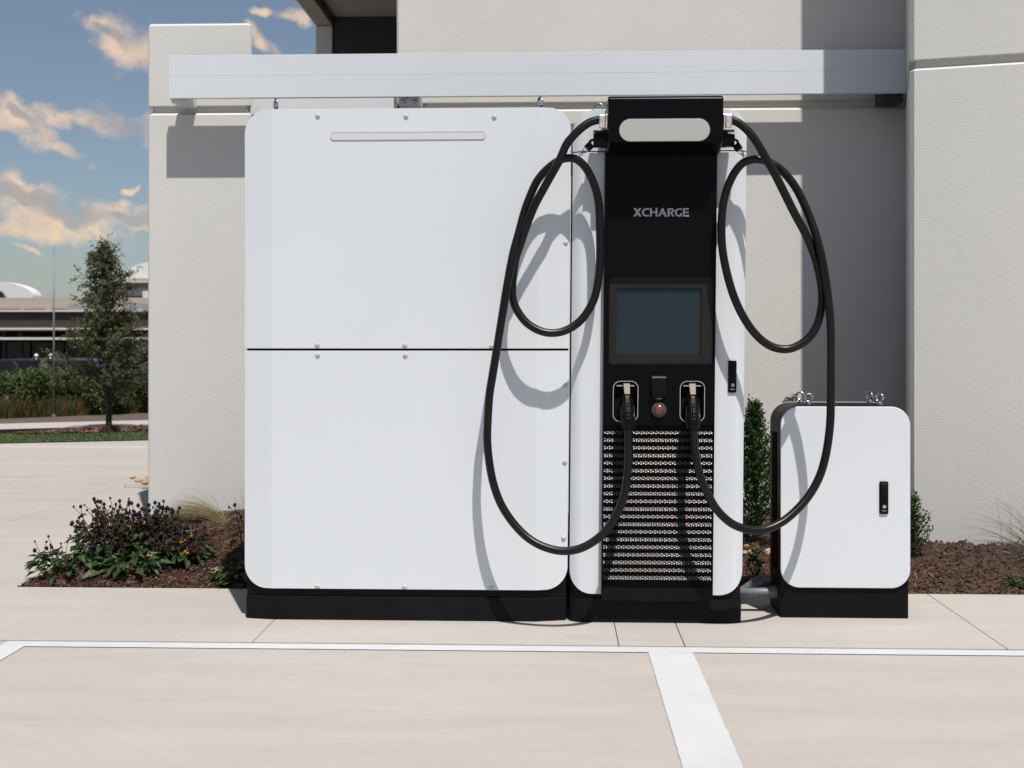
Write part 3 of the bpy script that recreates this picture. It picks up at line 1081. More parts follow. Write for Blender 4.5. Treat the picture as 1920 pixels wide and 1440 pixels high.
# lettering
LET = [
 [(243,278),(310,278),(350,335),(392,278),(455,278),(382,385),(455,495),(390,495),(348,432),(302,495),(238,495),(318,385)],
 [(648,278),(570,278),(505,300),(468,350),(466,415),(495,465),(555,495),(645,495),(648,455),(570,455),(530,435),(515,400),(518,360),(540,332),(585,318),(648,326)],
 [(672,275),(720,275),(720,365),(815,365),(815,275),(865,275),(865,495),(815,495),(815,405),(720,405),(720,495),(672,495)],
 [(880,495),(975,285),(1020,285),(1110,498),(1050,498),(1025,440),(975,440),(985,405),(1012,400),(995,345),(935,495)],
 [(1125,285),(1240,288),(1295,315),(1298,365),(1265,395),(1240,405),(1308,497),(1250,497),(1192,412),(1195,375),(1235,370),(1248,345),(1235,325),(1180,325),(1180,497),(1125,497)],
 [(1495,288),(1420,288),(1355,305),(1318,350),(1318,430),(1350,480),(1410,505),(1495,495),(1495,405),(1455,405),(1455,458),(1410,460),(1372,435),(1365,390),(1375,350),(1410,325),(1495,330)],
 [(1522,285),(1675,285),(1675,325),(1575,325),(1575,370),(1670,370),(1670,410),(1575,410),(1575,458),(1675,458),(1675,500),(1522,500)]]
lk = 0.00014857
lx, lz = 0.267, 1.654
lt = MB()
for poly in LET:
    lt.prism([(lx + x * lk, lz - y * lk) for x, y in poly][::-1], FY - 0.0012, FY + 0.001)
lt.build('lettering', M_LETTER, chg, label='grey lettering reading XCHARGE')

# head
hx0, hx1 = 0.2005, 0.6310
prof = [(0.02, 2.022), (-0.148, 2.022), (-0.160, 2.011), (-0.160, 1.868), (-0.150, 1.848), (-0.085, 1.824), (-0.040, 1.8175), (0.02, 1.8175)]
hd = MB().prism_x(prof, hx0, hx1).build('head', M_FACE, chg, bevel=0.007, seg=3)
pill = rrect(0.242, 0.58, 1.849, 1.933, 0.0418, 14)
MB().prism(pill, -0.1622, -0.155).build('status_light', M_LENS, hd, bevel=0.001)
eyebolt(chg, 0.172, 0.12, 1.996, R(75))


def hexnut(mb, x0, x1, y, z, r):
    v = [(x, y + r * math.cos(R(60 * k + 15)), z + r * math.sin(R(60 * k + 15))) for x in (x0, x1) for k in range(6)]
    mb.add(v, [tuple(range(6)), tuple(range(11, 5, -1))] + [(k, k + 6, (k + 1) % 6 + 6, (k + 1) % 6) for k in range(6)])


for sgn, xs, (gx, gz), hook in ((-1, hx0, (0.181, 1.932), (0.1, -0.09, 1.809)), (1, hx1, (0.65, 1.931), (0.718, -0.09, 1.796))):
    g = MB()
    hexnut(g, xs + sgn * 0.0005, xs + sgn * 0.010, -0.124, gz, 0.0320)
    hexnut(g, xs + sgn * 0.010, xs + sgn * 0.0335, -0.124, gz, 0.0290)
    g.build('cable_gland', M_BRASS, chg, bevel=0.003)
    ret = MB().tube([(xs + sgn * a, -0.058, gz - 0.056) for a in (0.0005, 0.026, 0.0262, 0.031, 0.0312, 0.052)], [0.035, 0.035, 0.032, 0.032, 0.034, 0.034], 20)
    ro = ret.build('retractor', M_PLASTIC, chg)
    p0 = Vector((xs + sgn * 0.050, -0.075, gz - 0.070))
    p1 = Vector(hook) + Vector((0, 0, 0.004))
    MB().torus(p0 + (p1 - p0) * 0.10, (0.3, 1, 0.2), 0.012, 0.0055, 14, 6).build('ring', M_PLASTIC, ro, smooth=True)
    MB().tube([p0 + (p1 - p0) * t for t in (0.22, 0.24, 0.54, 0.56)], [0.013, 0.015, 0.015, 0.013], 16).build('weight', M_PLASTIC, ro)
    MB().torus(p0 + (p1 - p0) * 0.68, (0.1, 1, 0), 0.010, 0.0017, 12, 5).build('clip', M_CHROME, ro, smooth=True)
    ch = MB()
    for q, t in enumerate((0.80, 0.90, 1.0)):
        ch.torus(p0 + (p1 - p0) * t, (1, 0.2, 0) if q % 2 else (0.1, 1, 0), 0.0055, 0.0015, 10, 5)
    ch.build('chain', M_GALV, ro)


def swing_handle(parent, x, y, z0, z1, w=0.032, warp=None):
    b = MB().prism(rrect(x - w / 2, x + w / 2, z0, z1, 0.005, 4), y - 0.007, y + 0.002).build('door_handle', M_PLASTIC, parent, bevel=0.002, warp=warp)
    MB().prism_x([(y - 0.0072, z0 + 0.042), (y - 0.013, z0 + 0.046), (y - 0.017, z1 - 0.030), (y - 0.011, z1 - 0.010), (y - 0.0072, z1 - 0.006)], x - w * 0.34, x + w * 0.34).build('lever', M_PLASTIC, b, bevel=0.003, warp=warp)
    MB().tube([(x, y - 0.0068, z0 + 0.030), (x, y - 0.0105, z0 + 0.030), (x, y - 0.012, z0 + 0.030)], [0.0075, 0.0075, 0.006], 16).build('lock', M_CHROME, b, warp=warp)
    MB().box(x - w * 0.28, x + w * 0.28, y - 0.0078, y - 0.0065, z0 + 0.0125, z0 + 0.0145).build('mark', M_LETTER, b, warp=warp)
    return b


swing_handle(chg, 0.686 - 0.0092, 0.0, 0.901, 1.025, warp=lean)

# ================================================================== CHARGING CABLES
CL = [(0.169, -0.125, 1.938), (0.135, -0.128, 1.928), (0.101, -0.134, 1.905), (0.066, -0.14, 1.87), (0.042, -0.145, 1.837), (0.016, -0.149, 1.778), (-0.033, -0.15, 1.69), (-0.076, -0.146, 1.611), (-0.105, -0.138, 1.539), (-0.131, -0.12, 1.464), (-0.149, -0.108, 1.41), (-0.16, -0.1, 1.329), (-0.16, -0.1, 1.268), (-0.144, -0.105, 1.22), (-0.105, -0.115, 1.169), (-0.051, -0.12, 1.138), (0.005, -0.118, 1.132), (0.06, -0.11, 1.15), (0.109, -0.1, 1.191), (0.148, -0.09, 1.257), (0.165, -0.082, 1.33), (0.173, -0.078, 1.411), (0.173, -0.076, 1.524), (0.167, -0.078, 1.633), (0.148, -0.082, 1.704), (0.12, -0.086, 1.759), (0.087, -0.09, 1.791), (0.055, -0.095, 1.798), (0.016, -0.098, 1.788), (-0.033, -0.1, 1.751), (-0.067, -0.102, 1.709), (-0.093, -0.106, 1.653), (-0.115, -0.112, 1.592), (-0.137, -0.124, 1.508), (-0.156, -0.138, 1.436), (-0.172, -0.147, 1.353), (-0.185, -0.147, 1.277), (-0.199, -0.142, 1.191), (-0.217, -0.133, 1.08), (-0.234, -0.127, 0.977), (-0.247, -0.124, 0.896), (-0.254, -0.122, 0.79), (-0.255, -0.123, 0.716), (-0.246, -0.128, 0.631), (-0.23, -0.136, 0.557), (-0.202, -0.146, 0.485), (-0.158, -0.16, 0.42), (-0.104, -0.175, 0.367), (-0.042, -0.19, 0.334), (0.031, -0.2, 0.32), (0.103, -0.2, 0.333), (0.171, -0.19, 0.375), (0.219, -0.175, 0.431), (0.254, -0.158, 0.501), (0.271, -0.142, 0.578), (0.278, -0.128, 0.657), (0.279, -0.114, 0.73), (0.279, -0.104, 0.776)]
CR = [(0.658, -0.125, 1.937), (0.696, -0.128, 1.918), (0.734, -0.134, 1.881), (0.765, -0.139, 1.834), (0.798, -0.144, 1.773), (0.824, -0.147, 1.725), (0.857, -0.146, 1.659), (0.897, -0.144, 1.579), (0.939, -0.132, 1.506), (0.973, -0.115, 1.435), (0.996, -0.1, 1.368), (1.01, -0.092, 1.296), (1.01, -0.09, 1.235), (0.994, -0.092, 1.166), (0.961, -0.096, 1.114), (0.912, -0.1, 1.08), (0.866, -0.1, 1.07), (0.812, -0.1, 1.084), (0.76, -0.1, 1.126), (0.712, -0.1, 1.195), (0.676, -0.098, 1.276), (0.65, -0.095, 1.369), (0.635, -0.09, 1.464), (0.634, -0.086, 1.56), (0.644, -0.085, 1.641), (0.668, -0.086, 1.713), (0.704, -0.088, 1.768), (0.741, -0.092, 1.787), (0.781, -0.096, 1.788), (0.833, -0.098, 1.766), (0.873, -0.098, 1.731), (0.912, -0.1, 1.678), (0.944, -0.108, 1.609), (0.968, -0.12, 1.541), (0.988, -0.135, 1.466), (1.003, -0.142, 1.393), (1.017, -0.138, 1.314), (1.03, -0.125, 1.234), (1.04, -0.11, 1.146), (1.044, -0.095, 1.06), (1.047, -0.082, 0.979), (1.049, -0.07, 0.875), (1.046, -0.065, 0.773), (1.031, -0.068, 0.672), (1.007, -0.078, 0.594), (0.97, -0.092, 0.529), (0.922, -0.11, 0.475), (0.862, -0.132, 0.428), (0.803, -0.15, 0.402), (0.751, -0.165, 0.395), (0.7, -0.175, 0.404), (0.65, -0.178, 0.428), (0.602, -0.172, 0.476), (0.566, -0.16, 0.541), (0.54, -0.145, 0.612), (0.53, -0.13, 0.676), (0.525, -0.115, 0.736), (0.525, -0.104, 0.773)]


def charging_cable(path, label, plug_c):
    root = thing('charging_cable', label, 'cable', tuple(path[0]), 'charging cables hanging on the charger')
    MB().tube(catmull(path, 6), 0.0157, 16).build('hose', M_RUBBER, root, smooth=True)
    # connector: from the end of the hose up into the holster
    e = Vector(path[-1])
    top = Vector(plug_c)
    axis = (top - e)
    pl = MB()
    n = 14
    secs = [(-0.10, 0.0165, 0.0165), (0.0, 0.0195, 0.0205), (0.06, 0.0235, 0.0245), (0.30, 0.0245, 0.027), (0.52, 0.0215, 0.0255), (0.66, 0.0185, 0.024), (0.80, 0.0150, 0.021), (1.0, 0.0125, 0.016)]
    v, f = [], []
    right = Vector((1, 0, 0))
    dn = axis.normalized()
    fw = dn.cross(right).normalized()
    for t, a, b in secs:
        c = e + axis * t
        for k in range(n):
            q = 2 * math.pi * k / n
            cq, sq = math.cos(q), math.sin(q)
            v.append(c + right * a * math.copysign(abs(cq) ** 0.7, cq) + fw * b * math.copysign(abs(sq) ** 0.7, sq))
    for i in range(len(secs) - 1):
        for k in range(n):
            f.append((i * n + k, i * n + (k + 1) % n, (i + 1) * n + (k + 1) % n, (i + 1) * n + k))
    f += [tuple(range(n - 1, -1, -1)), tuple((len(secs) - 1) * n + k for k in range(n))]
    pl.add(v, f)
    po = pl.build('connector', M_PLASTIC, root, smooth=False, bevel=0.002)
    fr = -1 if fw.y > 0 else 1
    ridge = MB()
    pth = [e + axis * t + fw * fr * d for t, d in ((0.05, 0.0240), (0.3, 0.0265), (0.52, 0.0250))]
    ridge.tube(pth, [0.005, 0.006, 0.005], 8)
    ridge.build('grip_ridge', M_PLASTIC, po, smooth=True)
    side = MB()
    for sx in (-1, 1):
        side.tube([e + axis * t + right * sx * d for t, d in ((-0.02, 0.020), (0.2, 0.0245), (0.5, 0.0225))], 0.0055, 8)
    side.build('side_grip', M_RUBBER, po, smooth=True)
    la = e + axis * 0.74 + fw * fr * 0.0235
    lb = e + axis * 1.02 + fw * fr * 0.0175
    wv = right * 0.0125
    th = fw * fr * 0.004
    vv = [la - wv * 0.85, la + wv * 0.85, lb + wv, lb - wv]
    MB().add(vv + [p + th for p in vv], [(0, 1, 2, 3), (7, 6, 5, 4), (0, 4, 5, 1), (1, 5, 6, 2), (2, 6, 7, 3), (3, 7, 4, 0)]).build('latch', M_TAN, po, bevel=0.001)
    db = e + axis * 0.52 + fw * fr * 0.0262
    for t in (0.14, 0.22, 0.30, 0.38, 0.46):
        p = e + axis * t + fw * fr * (0.0315 + 0.001 * t)
        MB().sphere(p, 0.0016, n=6, m=4).build('rivet', M_LINE, po)
    return root


charging_cable(CL, 'black charging cable looped left of the screen, hanging over the battery cabinet', (0.276, -0.038, 0.927))
charging_cable(CR, 'black charging cable looped right of the screen, hanging over the small cabinet', (0.527, -0.038, 0.927))

# ================================================================== SMALL WHITE CABINET
bx = thing('small_cabinet', 'small white-fronted black cabinet with lifting eyes right of the charger', 'cabinet', (1.145, 0.22, 0))
SX0, SX1 = 0.892, 1.398
SY = 0.10
MB().prism(rrect(SX0, SX1, 0.127, 0.842, 0.075, 12), SY, SY + 0.012).build('door_panel', M_WHITE, bx, bevel=0.0025)
shell = rrect(SX0 + 0.002, SX1 - 0.004, 0.0, 0.8455, (0, 0, 0.078, 0.078), 12)
MB().prism(shell, SY + 0.0125, 0.345).build('shell', M_BLACK, bx, bevel=0.003)
MB().prism(rrect(SX0 + 0.004, SX1 - 0.006, 0.70, 0.8475, (0, 0, 0.079, 0.079), 12), 0.3455, 0.351).build('rear_trim', M_BEAM, bx)
MB().box(SX0 - 0.0005, SX0 + 0.003, 0.20, 0.29, 0.18, 0.73).build('side_vent', M_DARK, bx)
swing_handle(bx, 1.294, SY, 0.42, 0.548, 0.034)
for (x, y, a) in ((1.014, 0.165, 80), (1.01, 0.30, 70), (1.295, 0.165, 48), (1.291, 0.30, 30)):
    eyebolt(bx, x, y, 0.846, R(a), 0.0155, 0.0042)

# conduits between charger and small cabinet
cd = thing('conduit', 'grey plastic conduit lying between charger and small cabinet', 'conduit', (0.8, 0.2, 0.08))
MB().tube([(0.70, 0.20, 0.085), (0.85, 0.20, 0.088), (0.875, 0.20, 0.088)], 0.017, 14).build('pipe', M_PVC, cd, smooth=True)
MB().tube([(0.862, 0.20, 0.088), (0.8935, 0.20, 0.088)], 0.024, 16).build('coupling', M_PVC, cd)
cd2 = thing('conduit', 'bent grey conduit behind the straight one beside the small cabinet', 'conduit', (0.8, 0.33, 0.09))
MB().tube(catmull([(0.70, 0.33, 0.06), (0.765, 0.33, 0.062), (0.815, 0.32, 0.095), (0.86, 0.31, 0.118), (0.895, 0.31, 0.12)], 5), 0.016, 12).build('pipe', M_PVC, cd2, smooth=True)
MB().tube([(0.815, 0.32, 0.095), (0.86, 0.31, 0.118)], 0.020, 14).build('coupling', simple('dark_grey_coupling', (0.12, 0.14, 0.16), 0.4), cd2)

# ================================================================== PLANTING BEDS
def bed_height(x, y):
    h = 0.035 + 0.05 * min(1, max(0, (y - 0.575) / 0.7))
    h += 0.035 * noise.noise((x * 1.7, y * 1.7, 3.1)) + 0.018 * noise.noise((x * 6, y * 6, 1.1)) + 0.008 * noise.noise((x * 19, y * 19, 0.3))
    e = min(1.0, max(0.0, (y - 0.572) / 0.10))
    if x < 0:
        e *= min(1.0, max(0.0, (x + 2.40) / 0.18))
    return -0.01 + h * e + 0.004


def bed(name, x0, x1, y0, y1, label, red_to, chips, seed):
    random.seed(seed)
    nx, ny = int((x1 - x0) / 0.03), int((y1 - y0) / 0.03)
    v, f = [], []
    for j in range(ny + 1):
        for i in range(nx + 1):
            x, y = x0 + (x1 - x0) * i / nx, y0 + (y1 - y0) * j / ny
            v.append((x, y, bed_height(x, y)))
    for j in range(ny):
        for i in range(nx):
            a = j * (nx + 1) + i
            f.append((a, a + 1, a + nx + 2, a + nx + 1))
    root = ob(name, v, f, M_SOIL, kind='structure', smooth=True)
    mbs = (MB(), MB())
    for _ in range(chips):
        x, y = random.uniform(x0 + .01, x1 - .01), y0 + 0.01 + (y1 - y0 - .02) * random.random() ** 1.4
        z = bed_height(x, y)
        L = random.uniform(0.012, 0.042)
        w = random.uniform(0.0025, 0.007)
        h = random.uniform(0.002, 0.005)
        a = random.uniform(0, math.pi)
        tilt = random.gauss(0, 0.35)
        d = Vector((math.cos(a) * math.cos(tilt), math.sin(a) * math.cos(tilt), math.sin(tilt)))
        s = Vector((-math.sin(a), math.cos(a), random.gauss(0, .3))).normalized()
        u = d.cross(s).normalized()
        c = Vector((x, y, z + 0.004 + random.random() * 0.006))
        vv = [c + d * L * .5 * p + s * w * .5 * q + u * h * .5 * r for p in (-1, 1) for q, r in ((-1, -1), (1, -1), (0.7, 1), (-0.7, 1))]
        k = 1 if (red_to is not None and x < red_to + random.gauss(0, .12) and x > 0) or random.random() < 0.06 else 0
        mbs[k].add(vv, [(0, 1, 5, 4), (1, 2, 6, 5), (2, 3, 7, 6), (3, 0, 4, 7), (3, 2, 1, 0), (4, 5, 6, 7)])
    for mb, m, nm in ((mbs[0], M_MULCHDARK, 'mulch_chips'), (mbs[1], M_MULCHRED, 'red_mulch_chips')):
        if mb.v:
            mb.build(nm, m, root, kind='stuff')
    return root


bed('mulch_bed', -2.40, -0.95, 0.574, 2.36, '', None, 9000, 4)
bed('mulch_bed', -0.95, 4.2, 0.576, 2.36, '', 1.55, 15000, 5)


def seed_plant(loc, label, n, h, spread, seed, group='faded flower clumps in the left bed', leaves=40, dead=30, flowers=5, lean_x=0.0, leafsize=0.055):
    random.seed(seed)
    x0, y0 = loc
    z0 = bed_height(x0, y0) - 0.005
    root = thing('coneflower_plant', label, 'flower plant', (x0, y0, z0), group)
    st, sd, gl, dl, pt = MB(), MB(), MB(), MB(), MB()
    base = Vector((x0, y0, z0))
    for i in range(n):
        a = random.uniform(0, 2 * math.pi)
        rr = spread * math.sqrt(random.random())
        hh = h * random.uniform(0.55, 1.02) * (1 - 0.35 * (rr / spread) ** 2)
        tip = base + Vector((math.cos(a) * rr + lean_x * hh, math.sin(a) * rr * 0.7, hh))
        b0 = base + Vector((math.cos(a) * rr * 0.35, math.sin(a) * rr * 0.3, 0))
        mid = b0.lerp(tip, 0.55) + Vector((random.gauss(0, .02), random.gauss(0, .02), 0.015))
        path = catmull([b0, mid, tip], 3)
        st.tube(path, [0.0032 - 0.0016 * k / (len(path) - 1) for k in range(len(path))], 4)
        r = random.uniform(0.0068, 0.0098)
        sd.sphere(tip + Vector((0, 0, r * 0.6)), r, r, r * 1.15, 7, 5)
        for q in range(random.choice((0, 1, 1, 2))):
            t = random.uniform(0.55, 0.85)
            p = b0.lerp(tip, t) + (mid - b0.lerp(tip, 0.55)) * 0.8
            br = p + Vector((random.gauss(0, .03), random.gauss(0, .03), random.uniform(.03, .07)))
            st.tube([p, br], 0.0014, 4)
            r2 = random.uniform(0.0048, 0.0075)
            sd.sphere(br + Vector((0, 0, r2 * .5)), r2, r2, r2 * 1.1, 6, 4)
        for q in range(max(1, dead // n)):
            t = random.uniform(0.3, 0.9)
            p = b0.lerp(mid, min(1, t * 1.6)) if t < 0.6 else mid.lerp(tip, (t - .6) / .4)
            d = Vector((random.gauss(0, 1), random.gauss(0, 1), random.uniform(-1.1, 0.3)))
            dl.leaf(p, d, Vector((random.gauss(0, .6), random.gauss(0, .6), 1)).normalized(), random.uniform(.018, .048), random.uniform(.008, .019), 0.3, 0.25)
    for i in range(leaves):
        a = random.uniform(0, 2 * math.pi)
        rr = spread * 1.05 * math.sqrt(random.random())
        p = base + Vector((math.cos(a) * rr * .8, math.sin(a) * rr * 0.65, random.uniform(0.01, h * 0.62) * (1.15 - rr / spread * .6)))
        d = Vector((math.cos(a), math.sin(a) * .9 - 0.25, random.uniform(-0.5, 0.45)))
        L = leafsize * random.uniform(0.6, 1.35)
        gl.leaf(p, d, Vector((random.gauss(0, .35), random.gauss(0, .35), 1)).normalized(), L, L * random.uniform(.42, .6), 0.22, 0.18)
    for i in range(flowers):
        a = random.uniform(math.pi, 2 * math.pi)
        rr = spread * random.uniform(0.2, 0.95)
        p = base + Vector((math.cos(a) * rr, math.sin(a) * rr * 0.8, h * random.uniform(0.3, 0.72)))
        up = Vector((random.gauss(0, .4), -0.6 + random.gauss(0, .3), 0.7)).normalized()
        s = up.cross(Vector((1, 0, 0))).normalized()
        w = up.cross(s)
        sd.sphere(p, 0.007, n=6, m=4)
        st.tube([p, p.lerp(base, 0.5)], 0.0013, 4)
        for q in range(random.choice((6, 7, 8))):
            b = 2 * math.pi * q / 8 + random.gauss(0, .12)
            d = s * math.cos(b) + w * math.sin(b) - up * random.uniform(0.1, 0.9)
            pt.leaf(p, d, up, random.uniform(.014, .021), 0.008, 0.1, 0.1)
    st.build('stems', M_STEM, root, kind='stuff')
    sd.build('seed_heads', M_SEED, root, kind='stuff', smooth=True)
    if gl.v:
        gl.build('green_leaves', M_BROADLEAF, root, kind='stuff')
    if dl.v:
        dl.build('withered_leaves', M_DEADLEAF, root, kind='stuff')
    if pt.v:
        pt.build('petals', M_PETAL, root, kind='stuff')
    return root


seed_plant((-2.11, 0.95), 'tall faded coneflower clump at the left end of the bed', 58, 0.295, 0.20, 11, leaves=170, dead=800, flowers=5, lean_x=-0.06)
seed_plant((-1.93, 1.02), 'faded coneflower clump with yellow petals in front of the column edge', 56, 0.285, 0.19, 12, leaves=160, dead=800, flowers=6)
seed_plant((-1.77, 0.92), 'low withered coneflower clump right of the tall ones', 30, 0.215, 0.17, 13, leaves=130, dead=600, flowers=7)
seed_plant((-2.24, 0.74), 'leafy low green plant at the left tip of the bed', 9, 0.17, 0.17, 14, leaves=150, dead=60, flowers=0, lean_x=-0.2, leafsize=0.055)
seed_plant((-1.95, 0.74), 'broad-leaved green plant at the front of the bed', 4, 0.15, 0.16, 15, leaves=100, dead=60, flowers=1, leafsize=0.068)
seed_plant((-1.40, 0.70), 'dark green leafy plant at the foot of the battery cabinet', 4, 0.15, 0.16, 16, leaves=120, dead=60, flowers=1, leafsize=0.06)
seed_plant((-1.47, 1.02), 'thin stalk with dark seed heads beside the battery cabinet', 4, 0.33, 0.07, 17, leaves=22, dead=14, flowers=0, leafsize=0.05)


def grass_tuft(name, loc, label, n, L, bend, mat, seed, category='grass tuft', w=0.0022, fan=0.5, up=1.0, droop=0.6, group=None):
    random.seed(seed)
    x0, y0 = loc
    z0 = bed_height(x0, y0) - 0.01
    root = thing(name, label, category, (x0, y0, z0), group)
    mb = MB()
    for i in range(n):
        p = Vector((x0 + random.gauss(0, .018), y0 + random.gauss(0, .018), z0))
        d = Vector((bend[0] + random.gauss(0, fan), bend[1] + random.gauss(0, fan), up)).normalized()
        ln = L * random.uniform(0.5, 1.1)
        pts = [p]
        k = 7
        cur = d.copy()
        for s in range(k):
            cur = (cur + Vector((bend[0] * .22, bend[1] * .22, -droop * 0.22 * (s + 1) / k))).normalized()
            pts.append(pts[-1] + cur * ln / k)
        mb.blade(pts, w * random.uniform(.6, 1.2), Vector((random.gauss(0, .3), -1, 0.4)).normalized())
    mb.build('blades', mat, root, kind='stuff')
    return root


grass_tuft('feather_grass', (-1.84, 1.92), 'golden feather grass tuft blown to the left against the column', 420, 0.36, (-0.75, 0.05), M_FEATHER, 31, w=0.002, fan=0.26, up=0.9, droop=0.85, group='feather grass tufts')
grass_tuft('feather_grass', (-1.60, 1.60), 'golden feather grass tuft half hidden behind the battery cabinet', 300, 0.30, (0.15, 0.0), M_FEATHER, 32, w=0.002, fan=0.3, up=0.9, group='feather grass tufts')
grass_tuft('wispy_grass', (2.31, 1.10), 'sparse wispy grass clump at the right edge', 100, 0.42, (-0.30, 0.0), M_WISPY, 33, w=0.0028, fan=0.5, up=0.85, droop=0.9)


def holly(loc, label, h, r, n, seed, group='dark green evergreen shrubs in the right bed', taper=0.75, leaf=0.018, z_add=0.0, low=0.06):
    random.seed(seed)
    x0, y0 = loc
    z0 = bed_height(x0, y0) - 0.01
    root = thing('evergreen_shrub', label, 'shrub', (x0, y0, z0), group)
    tr, lf = MB(), MB()
    base = Vector((x0, y0, z0))
    tr.tube([base, base + Vector((0.01, 0, h * .5)), base + Vector((0, 0, h * .84))], [0.012, 0.008, 0.002], 6)
    nb = max(10, int(n / 45))
    for i in range(nb):
        t = low + (0.98 - low) * (i + random.random()) / nb
        a = i * 2.4 + random.gauss(0, .4)
        rad = r * (1 - t) ** taper * random.uniform(.65, 1.15) + 0.012
        p0 = base + Vector((0, 0, h * t * 0.86))
        p1 = base + Vector((math.cos(a) * rad, math.sin(a) * rad, min(h * 1.02, h * t * 0.86 + rad * random.uniform(.7, 1.5) + 0.01)))
        pm = p0.lerp(p1, 0.5) + Vector((0, 0, -0.012))
        pth = catmull([p0, pm, p1], 4)
        tr.tube(pth, [0.0045 - .0035 * k / (len(pth) - 1) for k in range(len(pth))], 4)
        for q in range(int(n / nb)):
            s = random.random() ** 0.65
            idx = min(len(pth) - 1, int(s * (len(pth) - 1)))
            p = pth[idx] + Vector((random.gauss(0, .010), random.gauss(0, .010), random.gauss(0, .012)))
            d = (p1 - p0).normalized() * 0.5 + Vector((random.gauss(0, .7), random.gauss(0, .7), random.uniform(-.1, .9)))
            lf.leaf(p, d, Vector((random.gauss(0, .6), random.gauss(0, .6), 1)).normalized(), leaf * random.uniform(.7, 1.25), leaf * random.uniform(.45, .65), 0.2, 0.1)
    tr.build('branches', M_BARK, root, kind='stuff')
    lf.build('leaves', M_HOLLY, root, kind='stuff')
    return root


holly((1.005, 1.40), 'tall evergreen shrub standing between charger and small cabinet', 0.83, 0.27, 6400, 41, low=0.03, taper=1.15, leaf=0.021)
holly((1.235, 1.62), 'evergreen shrub hidden behind the small cabinet, tip showing at the lifting eyes', 0.86, 0.13, 1500, 42)
holly((1.715, 1.15), 'small evergreen shrub peeking out right of the small cabinet', 0.33, 0.095, 1500, 43)
holly((0.905, 0.74), 'little green sprig in the red mulch beside the conduits', 0.17, 0.045, 260, 44, leaf=0.02)
holly((2.03, 0.68), 'low light green plant at the right front of the bed', 0.05, 0.08, 240, 45, leaf=0.016)

# stones
random.seed(8)


def stones(label, cx, cy, n, spread, size, zfn, group):
    for i in range(n):
        x, y = cx + random.gauss(0, spread), cy + random.gauss(0, spread * .8)
        s = size * random.uniform(.6, 1.3)
        mb = MB().sphere((0, 0, 0), s, s * random.uniform(.7, 1), s * random.uniform(.5, .75), 7, 5)
        mb.v = [(vx * (1 + random.gauss(0, .12)), vy * (1 + random.gauss(0, .12)), vz * (1 + random.gauss(0, .1))) for vx, vy, vz in mb.v]
        o = mb.build('stone', M_ROCK, label=label, category='stone', group=group)
        o.location = (x, y, zfn(x, y) + s * .3)


stones('small tan stone heaped in the mulch behind the charger', 0.93, 1.18, 14, 0.05, 0.022, bed_height, 'tan stones in the mulch')
ib = MB()
ib.prism_z([(-3.20, 4.05), (-2.2, 4.05), (-2.2, 4.84), (-3.20, 4.84)], -0.03, 0.035)
ib.build('stone_island', M_ROAD, bevel=0.03, label='low concrete-edged stone island left behind the column', category='island')
stones('tan stone on the low island left behind the column', -2.98, 4.25, 26, 0.12, 0.026, lambda x, y: 0.035, 'tan stones on the low island')

# ================================================================== BACKGROUND, LEFT
def quad_sheet(name, pts, z, mat, kind='structure'):
    return ob(name, [(x, y, z) for x, y in pts], [tuple(range(len(pts)))], mat, kind=kind)


E0, E1 = Vector((-6.338, 8.718)), Vector((-4.856, 9.391))
dE = (E1 - E0).normalized()
nE = Vector((-dE.y, dE.x))
G0, G1 = Vector((-5.799, 7.585)), Vector((-4.381, 8.02))
dG = (G1 - G0).normalized()
gl_, gr_ = G0 - dG * 3.2, G1 + dG * 3
el_, er_ = E0 - dE * 3, E1 + dE * 3
quad_sheet('lawn_strip', [tuple(gl_), tuple(gr_), tuple(er_), tuple(el_)], 0.012, M_GRASS)
random.seed(21)
tb = MB()
for i in range(9000):
    t = random.uniform(0.0, 1.0)
    a = gl_.lerp(gr_, t)
    b = el_.lerp(er_, t)
    p = a.lerp(b, random.random())
    if p.x < -9:
        continue
    p = Vector((p.x, p.y, 0.012))
    h = random.uniform(.012, .028)
    d = Vector((random.gauss(0, .3), random.gauss(0, .3), 1)).normalized()
    tb.add([p + Vector((-.006, 0, 0)), p + Vector((.006, 0, 0)), p + d * h], [(0, 1, 2)])
tb.build('lawn_grass', M_TURFBLADE, kind='stuff', label='short green lawn grass on the strip beyond the drive', category='grass')
eb = MB()
a, b, c_, d_ = el_ + nE * .0, er_ + nE * .0, er_ + nE * .09, el_ + nE * .09
eb.prism_z([tuple(a), tuple(b), tuple(c_), tuple(d_)], -0.03, 0.055)
eb.build('lawn_edging', M_EDGE, label='black edging strip behind the lawn strip', category='edging')
w0, w1 = el_ + nE * 0.10, er_ + nE * 0.10
R0, R1 = Vector((-7.116, 10.354)), Vector((-5.448, 11.097))
dR = (R1 - R0).normalized()
quad_sheet('far_walk', [tuple(w0), tuple(w1), tuple(R1 + dR * 3), tuple(R0 - dR * 4)], 0.004, M_ROAD)
# mulch ring by the tree
random.seed(22)
tm = MB()
for i in range(900):
    a = random.uniform(0, 6.28)
    q = math.sqrt(random.random())
    x, y = -5.20 + math.cos(a) * q * 0.95, 9.05 + math.sin(a) * q * 0.16 + math.cos(a) * q * 0.40
    dd = Vector((math.cos(a * 7), math.sin(a * 7), random.gauss(0, .3)))
    p = Vector((x, y, 0.02 + 0.05 * (1 - q)))
    s = Vector((-dd.y, dd.x, 0)) * .012
    tm.add([p - dd * .03 - s, p + dd * .03 - s, p + dd * .03 + s, p - dd * .03 + s, p + Vector((0, 0, .02))], [(0, 1, 4), (1, 2, 4), (2, 3, 4), (3, 0, 4)])
tm.build('tree_mulch', M_MULCHDARK, kind='stuff', label='brown mulch round the foot of the young tree', category='mulch')

